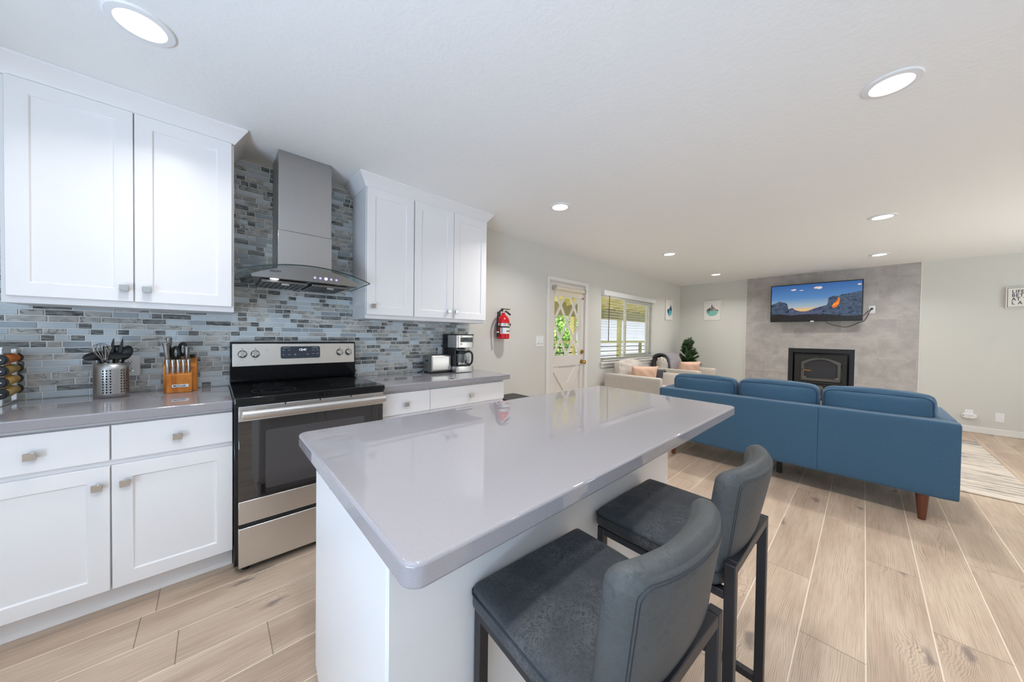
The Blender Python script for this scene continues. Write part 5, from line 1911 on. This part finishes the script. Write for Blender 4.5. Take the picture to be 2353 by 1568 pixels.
# ================================================================== COUNTER ITEMS
def duplex(name, cx, zc, w, h, label, gfci=False):
    y = YW - .008
    t = thing(name, label, 'outlet', (cx, y, zc))
    b = MB(); b.box(cx - w / 2, cx + w / 2, y - .006, y, zc - h / 2, zc + h / 2)
    obj('plate', b, 'whiteplastic', t, .002)
    if gfci:
        b = MB(); b.box(cx - .0165, cx + .0165, y - .008, y - .005, zc - .034, zc + .034)
        f = obj('socket_face', b, 'whiteplastic', t, .001)
        for zz in (-.020, .020):
            for dx in (-.006, .006):
                b = MB(); b.box(cx + dx - .001, cx + dx + .001, y - .0086, y - .0078, zc + zz, zc + zz + .009)
                obj('slot', b, 'darkink', f, smooth=False)
            b = MB(); b.box(cx - .003, cx + .003, y - .0086, y - .0078, zc + zz - .009, zc + zz - .004)
            obj('ground_slot', b, 'darkink', f, smooth=False)
        for zz in (-.004, .004):
            b = MB(); b.box(cx - .009, cx + .009, y - .0092, y - .0078, zc + zz - .0028, zc + zz + .0028)
            obj('reset_button', b, 'whiteplastic', f, smooth=False)
        b = MB(); b.box(cx + .009, cx + .013, y - .0088, y - .0078, zc - .030, zc - .027)
        obj('indicator', b, 'greenled', f, smooth=False)
    else:
        for zz in (-.026, .026):
            b = MB(); b.prism(rrect(cx - .016, cx + .016, zc + zz - .014, zc + zz + .014, .008), y - .008, y - .005, 'y')
            f = obj('socket', b, 'whiteplastic', t)
            for dx in (-.006, .006):
                b = MB(); b.box(cx + dx - .001, cx + dx + .001, y - .0086, y - .0078, zc + zz - .001, zc + zz + .008)
                obj('slot', b, 'darkink', f, smooth=False)
            b = MB(); b.box(cx - .002, cx + .002, y - .0086, y - .0078, zc + zz - .010, zc + zz - .006)
            obj('ground_slot', b, 'darkink', f, smooth=False)
    return t
duplex('wall_outlet', -.355, 1.068, .078, .116, 'white safety outlet behind the steel utensil crock', True)
duplex('wall_outlet', 1.672, 1.090, .074, .116, 'white outlet on the backsplash above the toaster')

# ---- utensil crock: perforated oval steel holder
CK = Vector((-.402, 2.715, .9145))
def crock():
    t = thing('utensil_crock', 'perforated oval stainless utensil crock on the left countertop', 'utensil holder', CK)
    ax, ay, H = .062, .047, .182
    nA, nZ = 96, 1
    b = MB()
    cols = set()
    # shell with real punched holes: grid of cells, perforated cells carry a hexagonal opening
    def pt(a, z, o=0.0): return (CK.x + (ax + o) * cos(a), CK.y + (ay + o) * sin(a), CK.z + z)
    na = 60
    groups = []
    holes_a = []
    for base in range(0, na, 10):
        holes_a += [base + 1, base + 3, base + 5]
    zlist = [.030 + .0142 * k for k in range(9)]
    zed = [0.0]
    for z in zlist: zed += [z - .0055, z + .0055]
    zed.append(H)
    for i in range(na):
        a0 = 2 * pi * i / na; a1 = 2 * pi * (i + 1) / na
        for q in range(len(zed) - 1):
            z0, z1 = zed[q], zed[q + 1]
            P = [pt(a0, z0), pt(a1, z0), pt(a1, z1), pt(a0, z1)]
            if q % 2 == 1 and i in holes_a:
                am = (a0 + a1) / 2; zm = (z0 + z1) / 2
                hw = (a1 - a0) * .47; hz = (z1 - z0) * .42
                ring = [pt(am + hw * cos(2 * pi * k / 8 + pi / 8 + pi), zm + hz * sin(2 * pi * k / 8 + pi / 8 + pi)) for k in range(8)]
                vs = P + ring
                # corners 0:(a0,z0) 1:(a1,z0) 2:(a1,z1) 3:(a0,z1); ring starts lower-left going ccw
                fs = [(0, 4 + 0, 4 + 7), (0, 4 + 1, 4 + 0), (0, 1, 4 + 2, 4 + 1), (1, 4 + 3, 4 + 2), (1, 2, 4 + 4, 4 + 3), (2, 4 + 5, 4 + 4), (2, 3, 4 + 6, 4 + 5), (3, 4 + 7, 4 + 6), (3, 0, 4 + 7)]
                b.add(vs, fs)
            else:
                b.add(P, [(0, 1, 2, 3)])
    o = obj('shell', b, 'steelv', t, smooth=False)
    me = o.data
    bm = bmesh.new(); bm.from_mesh(me); bmesh.ops.remove_doubles(bm, verts=bm.verts, dist=1e-5); bmesh.ops.recalc_face_normals(bm, faces=bm.faces)
    for f in bm.faces: f.smooth = True
    bm.to_mesh(me); bm.free()
    so = o.modifiers.new('thickness', 'SOLIDIFY'); so.thickness = .0012; so.offset = -1
    b = MB(); b.tube([pt(2 * pi * k / 48, H - .001) for k in range(48)], .0022, 6, closed=True)
    obj('rim', b, 'chrome', t)
    b = MB(); b.prism([(CK.x + (ax - .002) * cos(2 * pi * k / 40), CK.y + (ay - .002) * sin(2 * pi * k / 40)) for k in range(40)], CK.z + .001, CK.z + .004)
    obj('bottom', b, 'steelv', t)
crock()
def whisk():
    t = thing('whisk', 'wire balloon whisk standing at the left of the crock', 'whisk', CK + Vector((-.020, -.018, .02)), group='utensils in the crock')
    p = CK + Vector((-.018, -.018, .185)); d = Vector((-.16, -.05, 1)).normalized()
    a = Vector((1, 0, .16)).normalized(); c = d.cross(a)
    b = MB(); b.tube([CK + Vector((.006, -.012, .012)), p], .006, 8)
    obj('handle', b, 'steel', t)
    for k in range(7):
        th = pi * k / 7
        o = a * cos(th) + c * sin(th)
        pts = []
        for q in range(17):
            s = -1 + 2 * q / 16
            w = .034 * sin(pi * (abs(s) ** .8)) ** .75 if abs(s) < 1 else 0
            h = .105 * (1 - abs(s) ** 1.6)
            rr = .034 * math.copysign(sin(pi / 2 * min(1, abs(s) * 2.2)) * (1 - max(0, abs(s) - .45) / .55) ** .8, s)
            pts.append(p + d * h + o * rr)
        b = MB(); b.tube(pts, .0011, 5)
        obj('wire', b, 'chrome', t)
whisk()
def utensil(name, label, base, top, head, cat):
    t = thing(name, label, cat, base, group='utensils in the crock')
    base = Vector(base); top = Vector(top)
    b = MB(); b.tube([base, top], [.006, .0055], 8)
    obj('handle', b, 'blackmat', t)
    b = MB(); head(b, top, (top - base).normalized())
    obj('head', b, 'blackmat', t, angle=60)
    return t
def spoon_head(rx, ry, dep, normal, major):
    """shallow bowl whose convex side faces `normal`, long axis along `major`"""
    def f(b, p, d):
        nz = -Vector(normal).normalized(); mx = Vector(major); mx = (mx - nz * mx.dot(nz)).normalized(); my = nz.cross(mx)
        X = Matrix((mx, my, nz)).transposed().to_4x4(); X.translation = p
        n, m_ = 22, 6
        vs = []; fs = []
        for l in (0, 1):
            vs.append((0, 0, -dep - .002 * l))
            for i in range(1, m_ + 1):
                q = i / m_
                for k in range(n):
                    a = 2 * pi * k / n
                    vs.append((rx * q * cos(a), ry * q * sin(a), -dep * (1 - q * q) - .002 * l))
        N = 1 + n * m_
        for l in (0, 1):
            for k in range(n): fs.append((l * N, l * N + 1 + k, l * N + 1 + (k + 1) % n))
            for i in range(m_ - 1):
                for k in range(n):
                    a = l * N + 1 + i * n + k; c = l * N + 1 + i * n + (k + 1) % n
                    fs.append((a, a + n, c + n, c))
        for k in range(n):
            a = 1 + (m_ - 1) * n + k; c = 1 + (m_ - 1) * n + (k + 1) % n
            fs.append((a, c, N + c, N + a))
        b.add(vs, fs, X)
    return f
utensil('serving_spoon', 'black serving spoon leaning out over the left rim of the crock', CK + Vector((.01, .012, .012)), CK + Vector((-.050, .016, .222)), spoon_head(.050, .024, .014, (.25, -.85, .45), (1, .1, .42)), 'spoon')
utensil('soup_ladle', 'round black ladle at the right of the crock', CK + Vector((-.01, .0, .012)), CK + Vector((.050, .012, .236)), spoon_head(.040, .030, .022, (-.55, -.9, .25), (.15, 0, 1)), 'ladle')
utensil('skimmer', 'flat black slotted skimmer in the middle of the crock', CK + Vector((.0, -.02, .012)), CK + Vector((.024, -.012, .226)), spoon_head(.042, .036, .005, (.05, -.55, .83), (1, 0, .06)), 'skimmer')
def turner_head(b, p, d):
    X = Matrix.Translation(p) @ Matrix.Rotation(-.12, 4, 'Y')
    for k in range(4):
        b.box(-.030 + .0165 * k, -.030 + .0165 * k + .011, -.0012, .0012, .0, .06, X)
    b.box(-.030, .0305, -.0013, .0013, .058, .07, X); b.box(-.030, .0305, -.0013, .0013, -.006, .004, X)
utensil('slotted_turner', 'black slotted turner behind the skimmer in the crock', CK + Vector((-.008, .026, .012)), CK + Vector((.004, .030, .205)), turner_head, 'spatula')
def tongs():
    t = thing('tongs', 'black tipped serving tongs opening at the top of the crock', 'tongs', CK + Vector((.01, .006, .012)), group='utensils in the crock')
    for sx in (-1, 1):
        a = CK + Vector((.008, .004, .012)); m_ = CK + Vector((.012 + sx * .014, .004, .20)); q = CK + Vector((.022 + sx * .020 - (.004 if sx > 0 else -.006), .004, .315))
        b = MB(); b.tube([a, m_], .005, 6)
        arm = obj('arm', b, 'steel', t)
        b = MB()
        d = (q - m_).normalized(); s = Vector((1, 0, 0)) * -sx
        pts = []
        n = 9
        outer = [m_ + d * ((q - m_).length * k / n) - s * .010 * (1 - k / n) ** .5 for k in range(n + 1)]
        inner = [m_ + d * ((q - m_).length * k / n) + s * (.006 * (1 - k / n) ** .5 + (.003 if k % 2 else 0) * (1 - k / n)) for k in range(n + 1)]
        vs = [p + Vector((0, -.011 * (1 - .5 * k / n), 0)) for k, p in enumerate(outer)] + [p + Vector((0, -.011 * (1 - .5 * k / n), 0)) for k, p in enumerate(inner)] + [p + Vector((0, .011 * (1 - .5 * k / n), 0)) for k, p in enumerate(outer)] + [p + Vector((0, .011 * (1 - .5 * k / n), 0)) for k, p in enumerate(inner)]
        k1 = n + 1
        fs = []
        for k in range(n):
            fs += [(k, k + 1, k1 + k + 1, k1 + k), (2 * k1 + k, 3 * k1 + k, 3 * k1 + k + 1, 2 * k1 + k + 1), (k, 2 * k1 + k, 2 * k1 + k + 1, k + 1), (k1 + k, k1 + k + 1, 3 * k1 + k + 1, 3 * k1 + k)]
        fs += [(0, k1, 3 * k1, 2 * k1), (n, 2 * k1 + n, 3 * k1 + n, k1 + n)]
        b.add(vs, fs)
        obj('tip', b, 'blackmat', arm, angle=50)
tongs()

# ---- knife block
KB = Vector((-.145, 2.775, .9145))
def knife_block():
    t = thing('knife_block', 'honey wood knife block on the left countertop beside the stove', 'knife block', KB)
    x0, x1 = KB.x - .070, KB.x + .070
    z = KB.z
    yb = KB.y + .062
    b = MB()
    # main leaning body: side profile in (y, z)
    b.prism([(yb - .10, z), (yb, z), (yb - .006, z + .205), (yb - .070, z + .190), (yb - .125, z + .150)], x0, x1, 'x')
    obj('body', b, 'honey', t, .003)
    b = MB()
    b.prism([(yb - .150, z), (yb - .10, z), (yb - .125, z + .148), (yb - .128, z + .120), (yb - .165, z + .108)], x0 + .014, x1 - .020, 'x')
    fr = obj('front_block', b, 'honey', t, .003)
    b = MB(); 
    fn = Vector((0, -.108, -.015)).normalized(); fu = Vector((0, -.015, .108)).normalized()
    c = Vector((KB.x + .002, yb - .150 - .015 * .38, z + .108 * .38)) + fn * .0012
    b.add([tuple(c + Vector((sx * .034, 0, 0)) + fu * sz * .0085 + fn * o) for o in (0, .001) for sx, sz in ((-1, -1), (1, -1), (1, 1), (-1, 1))], [(4, 5, 6, 7), (0, 1, 5, 4), (1, 2, 6, 5), (2, 3, 7, 6), (3, 0, 4, 7)])
    nm = obj('name_plate', b, 'whiteplastic', t, smooth=False)
    text('lettering', 'McCook', .0145, 'bluepipe', nm, c + Vector((-.029, 0, 0)) + fn * .0014, (1, 0, 0), fu, bold=.0003)
    b = MB(); b.box(KB.x + .034, KB.x + .060, yb - .050, yb - .030, z + .190, z + .216)
    b.box(KB.x + .044, KB.x + .050, yb - .056, yb - .024, z + .200, z + .2165)
    obj('sharpener', b, 'blackmat', t, .002)
knife_block()
def knife(p, d, L, w, label, cat='knife', big=False):
    d = Vector(d).normalized()
    p = Vector(p)
    t = thing('kitchen_knife' if big else 'steak_knife', label, cat, p, group='knives in the block')
    side = Vector((1, 0, 0)); nn = d.cross(side).normalized()
    def ring(s, a, c): return [p + d * s + side * (a * cos(2 * pi * k / 12)) + nn * (c * sin(2 * pi * k / 12)) for k in range(12)]
    prof = [(-.02, .6, .6), (0, .75, .8), (.02, .9, 1.0), (.5 * L, .8, .9), (.85 * L, 1.0, 1.0), (.97 * L, 1.05, 1.05), (L, .8, .8)]
    b = MB(); vs = []
    for s, a, c in prof: vs += ring(s, w * a, w * 1.25 * c)
    fs = []
    for i in range(len(prof) - 1):
        for k in range(12): fs.append((i * 12 + k, i * 12 + (k + 1) % 12, (i + 1) * 12 + (k + 1) % 12, (i + 1) * 12 + k))
    fs += [tuple(range(12)), tuple((len(prof) - 1) * 12 + k for k in range(12))]
    b.add(vs, fs)
    obj('handle', b, 'steel', t)
    b = MB(); vs = []
    for s in (.90 * L, .96 * L): vs += ring(s, w * 1.18, w * 1.45)
    b.add(vs, [(k, (k + 1) % 12, 12 + (k + 1) % 12, 12 + k) for k in range(12)] + [tuple(range(12)), tuple(range(12, 24))])
    obj('collar', b, 'chrome', t)
    b = MB(); q = p - d * .01
    vs = [q + side * .0008 * s + nn * c * w * 1.1 - d * e for e in (0, .05) for s in (-1, 1) for c in (-1, 1)]
    b.add(vs, [(0, 1, 3, 2), (4, 6, 7, 5), (0, 2, 6, 4), (1, 5, 7, 3), (0, 4, 5, 1), (2, 3, 7, 6)])
    obj('blade', b, 'chrome', t, smooth=False)
ybk = KB.y + .062
for k in range(5):
    knife((KB.x - .050 + .0215 * k, ybk - .143, KB.z + .112), (0, -.10, 1), .082, .0084,
          ('leftmost of the five small steak knives in the block', 'second steak knife from the left in the block', 'middle steak knife of the five in the block', 'fourth steak knife from the left in the block', 'rightmost of the five small steak knives in the block')[k])
knife((KB.x - .050, ybk - .105, KB.z + .165), (-.06, -.28, 1), .135, .0140, 'tall steel handled chef knife at the left corner of the block', big=True)
knife((KB.x - .046, ybk - .06, KB.z + .185), (-.02, -.22, 1), .140, .0130, 'steel carving knife behind the chef knife at the back of the block', big=True)
knife((KB.x + .026, ybk - .085, KB.z + .180), (.02, -.25, 1), .092, .0130, 'shorter steel handled knife right of the scissors', big=True)
def scissors():
    p = Vector((KB.x - .006, ybk - .075, KB.z + .182))
    t = thing('kitchen_scissors', 'black handled kitchen scissors in the middle of the knife block', 'scissors', p)
    for sx, dy, h in ((-1, 0, .0), (1, .014, .022)):
        c = p + Vector((sx * .014, -.018 + dy, .045 + h))
        b = MB(); b.tube([c + Vector((.014 * cos(2 * pi * k / 18), -.006 * sin(2 * pi * k / 18), .036 * sin(2 * pi * k / 18))) for k in range(18)], .0085, 8, closed=True)
        obj('grip', b, 'blackmat', t)
    b = MB(); b.tube([p + Vector((0, .02, -.06)), p + Vector((.0, 0, .02))], [.004, .007], 8)
    obj('shank', b, 'chrome', t)
scissors()

# ---- spice rack with jars
def spice():
    x0, x1, y0, y1, z = -.890, -.713, 2.665, 2.828, .9145
    zt = 1.187
    t = thing('spice_rack', 'grey square spice rack with jars at the left edge', 'spice rack', ((x0 + x1) / 2, (y0 + y1) / 2, z))
    b = MB(); b.box(x0, x1, y0, y1, z, z + .012)
    obj('base', b, 'steel', t, .002)
    b = MB(); b.box(x0 - .003, x1 + .003, y0 - .003, y1 + .003, zt - .012, zt)
    obj('top', b, 'steel', t, .002)
    for xx in (x0, x1 - .014):
        for yy in (y0, y1 - .016):
            b = MB(); b.box(xx, xx + .014, yy, yy + .016, z + .012, zt - .012)
            obj('post', b, 'steel', t)
    b = MB(); b.box((x0 + x1) / 2 - .004, (x0 + x1) / 2 + .004, (y0 + y1) / 2 - .004, (y0 + y1) / 2 + .004, z + .012, zt - .012)
    obj('core', b, 'blackmat', t)
    fills = ['sp_orange', 'sp_tan', 'sp_khaki', 'sp_pale']
    for nme, cc in zip(fills, (C(208, 112, 26), C(170, 140, 78), C(196, 158, 84), C(176, 148, 92))):
        M[nme] = plain(nme.replace('sp_', '') + '_spice', cc, .8, var=.25, scale=240)
    names = ('orange spice', 'speckled brown spice', 'golden spice', 'pale herb')
    for row in range(4):
        zz = z + .2195 - .0520 * row - .004 * (0 if row < 0 else 1)
        for face, (ys, sg) in enumerate(((y0, -1), (y1, 1))):
            xx = (-.716, -.728)[face]
            j = thing('spice_jar', ('jar of %s facing the room, %s row of the rack' % (names[row], ('top', 'second', 'third', 'lowest')[row])) if face == 0 else ('black capped spice jar at the wall side, %s row of the rack' % ('top', 'second', 'third', 'lowest')[row]), 'spice jar', (xx, ys, zz), group='spice jars in the rack')
            X = Matrix.Translation((xx, ys - sg * .066, zz)) @ Matrix.Rotation(-sg * pi / 2, 4, 'X')
            b = MB(); b.lathe([(.021, 0), (.0225, .003), (.0225, .072), (.020, .078)], X, 24)
            obj('glass', b, fills[row], j)
            b = MB(); b.lathe([(.0240, .072), (.0245, .080), (.0245, .098), (.021, .102), (.002, .1025)], X, 28)
            cp = obj('cap', b, 'blackmat', j)
            if face == 0:
                b = MB()
                for q in range(5): b.box(xx - .012 + .005 * q, xx - .0085 + .005 * q, y0 - .0372, y0 - .0362, zz - .002, zz + .0025 + .001 * (q % 2))
                obj('cap_print', b, 'whiteink', cp, smooth=False)
spice()

# ---- toaster
def toaster():
    x0, x1, y0, y1, z = 1.462, 1.668, 2.665, 2.835, .9145
    t = thing('toaster', 'brushed stainless two-slot toaster on the right countertop', 'toaster', ((x0 + x1) / 2, (y0 + y1) / 2, z))
    b = MB()
    b.prism(rrect(y0, y1, z + .014, z + .168, .020, 6), x0 + .010, x1, 'x')
    obj('shell', b, 'steel', t, .003)
    b = MB(); b.prism(rrect(y0 + .003, y1 - .003, z + .010, z + .166, .018, 6), x0, x0 + .012, 'x')
    e = obj('end_panel', b, 'steelv', t, .003)
    b = MB(); b.box(x0 - .014, x0 + .002, (y0 + y1) / 2 - .015, (y0 + y1) / 2 + .015, z + .11, z + .125)
    obj('lever', b, 'blackmat', e, .003)
    b = MB(); b.box(x0 + .006, x1 - .004, y0 + .008, y1 - .008, z + .004, z + .016)
    obj('base', b, 'blackmat', t, .002)
    for yy in (y0 + .045, y1 - .070):
        b = MB(); b.box(x0 + .035, x1 - .025, yy, yy + .025, z + .1675, z + .1690)
        obj('bread_slot', b, 'darkink', t, smooth=False)
    for xx in (x0 + .02, x1 - .02):
        for yy in (y0 + .02, y1 - .02):
            b = MB(); b.cyl((xx, yy, z), (xx, yy, z + .008), .009, n=12)
            obj('foot', b, 'blackmat', t)
    b = MB(); b.tube(smooth_path([(x0 + .005, y1 - .02, z + .03), (x0 - .035, y1 + .0, z + .006), (x0 - .06, y1 - .01, z + .005), (x0 - .045, y1 - .03, z + .005), (x0 - .01, y1 - .01, z + .006)]), .003, 6)
    obj('cord', b, 'blackmat', t)
toaster()

# ---- coffee maker with glass carafe
def coffee():
    x0, x1, y0, y1, z = 1.672, 1.872, 2.578, 2.842, .9145
    t = thing('coffee_maker', 'black and stainless drip coffee maker at the end of the right countertop', 'coffee maker', ((x0 + x1) / 2, (y0 + y1) / 2, z))
    b = MB(); b.prism(rrect(x0, x1, y0, y1, .022, 5), z + .003, z + .058)
    obj('base', b, 'steel', t, .003)
    b = MB(); b.prism(rrect(x0 + .012, x1 - .012, y0 + .014, y0 + .15, .05, 8), z + .056, z + .062)
    obj('warming_plate', b, 'blackmat', t, .001)
    b = MB(); b.box(x0 + .002, x1 - .002, y1 - .105, y1, z + .056, z + .362)
    obj('water_tank', b, 'black', t, .006)
    b = MB(); b.box(x0 + .002, x0 + .016, y0 + .035, y1 - .10, z + .056, z + .24)
    obj('side_post', b, 'blackmetal', t, .002)
    b = MB(); b.prism(rrect(x0, x1, y0, y1 - .09, .020, 5), z + .236, z + .356)
    hd = obj('brew_head', b, 'steel', t, .003)
    b = MB(); b.prism(rrect(x0 - .001, x1 + .001, y0 - .001, y1 - .002, .020, 5), z + .354, z + .366)
    obj('lid', b, 'blackmat', t, .003)
    b = MB(); b.box(x0 + .040, x1 - .022, y0 - .0015, y0, z + .290, z + .334)
    pn = obj('control_panel', b, 'black', hd, smooth=False)
    for k in range(5):
        b = MB(); b.box(x0 + .046 + .026 * k, x0 + .061 + .026 * k, y0 - .0024, y0 - .0012, z + .298, z + .302)
        obj('button', b, 'greypr', hd, smooth=False)
    for k, xx in enumerate((x0 + .047, x0 + .064, x1 - .060, x1 - .042)):
        b = MB(); b.lathe([(.005, 0), (.005, .0012)], Matrix.Translation((xx, y0 - .0012, z + .320)) @ Matrix.Rotation(pi / 2, 4, 'X'), 12)
        obj('button', b, 'greypr', hd)
    b = MB(); b.box(x0 + .040, x0 + .060, y0 - .0012, y0, z + .268, z + .276); b.box(x0 + .040, x0 + .064, y0 - .0012, y0, z + .343, z + .347)
    obj('badge', b, 'darkink', hd, smooth=False)
    b = MB(); b.lathe([(.045, .236), (.03, .222)], Matrix.Translation(((x0 + x1) / 2, y0 + .082, z)), 24)
    obj('drip_nozzle', b, 'blackmat', t)
    # carafe stands on the warming plate
    cx, cyy = (x0 + x1) / 2 - .004, y0 + .082
    c = thing('glass_carafe', 'glass coffee carafe with black handle inside the coffee maker', 'carafe', (cx, cyy, z + .063))
    X = Matrix.Translation((cx, cyy, z + .063))
    b = MB(); b.lathe([(.050, 0), (.062, .006), (.066, .03), (.064, .07), (.056, .105), (.050, .118), (.052, .128)], X, 36, cap=False)
    b.lathe([(.002, .001), (.05, .001)], X, 36, cap=False)
    obj('bowl', b, 'carafe', c)
    b = MB(); b.lathe([(.0525, .112), (.0535, .130), (.050, .140), (.002, .143)], X, 36)
    obj('lid', b, 'blackmat', c)
    b = MB(); b.lathe([(.0655, .012), (.0672, .020), (.0668, .028)], X, 36, cap=False)
    obj('band', b, 'chrome', c)
    hd_ = Vector((.80, -.60, 0)).normalized()
    o = Vector((cx, cyy, z + .063))
    b = MB(); b.tube(smooth_path([o + hd_ * .052 + Vector((0, 0, .128)), o + hd_ * .085 + Vector((0, 0, .136)), o + hd_ * .112 + Vector((0, 0, .110)), o + hd_ * .112 + Vector((0, 0, .04)), o + hd_ * .092 + Vector((0, 0, .010)), o + hd_ * .064 + Vector((0, 0, .018))]), .0095, 10)
    obj('handle', b, 'blackmat', c)
coffee()

# ---- lidded bin beside the cabinet end, only its black lid shows above the island
def bin_():
    cx, cyy = 2.285, 2.475
    t = thing('trash_can', 'black lidded trash can beside the end of the right base cabinet', 'trash can', (cx, cyy, 0))
    b = MB(); b.prism(rrect(cx - .155, cx + .155, cyy - .14, cyy + .14, .04, 6), 0, .60)
    obj('body', b, 'blackmetal', t, .006)
    b = MB(); b.prism(rrect(cx - .16, cx + .16, cyy - .145, cyy + .145, .042, 6), .602, .638)
    obj('lid', b, 'blackmat', t, .006)
    b = MB(); b.box(cx - .05, cx + .05, cyy - .185, cyy - .13, .01, .025)
    obj('pedal', b, 'blackmetal', t, .003)
bin_()
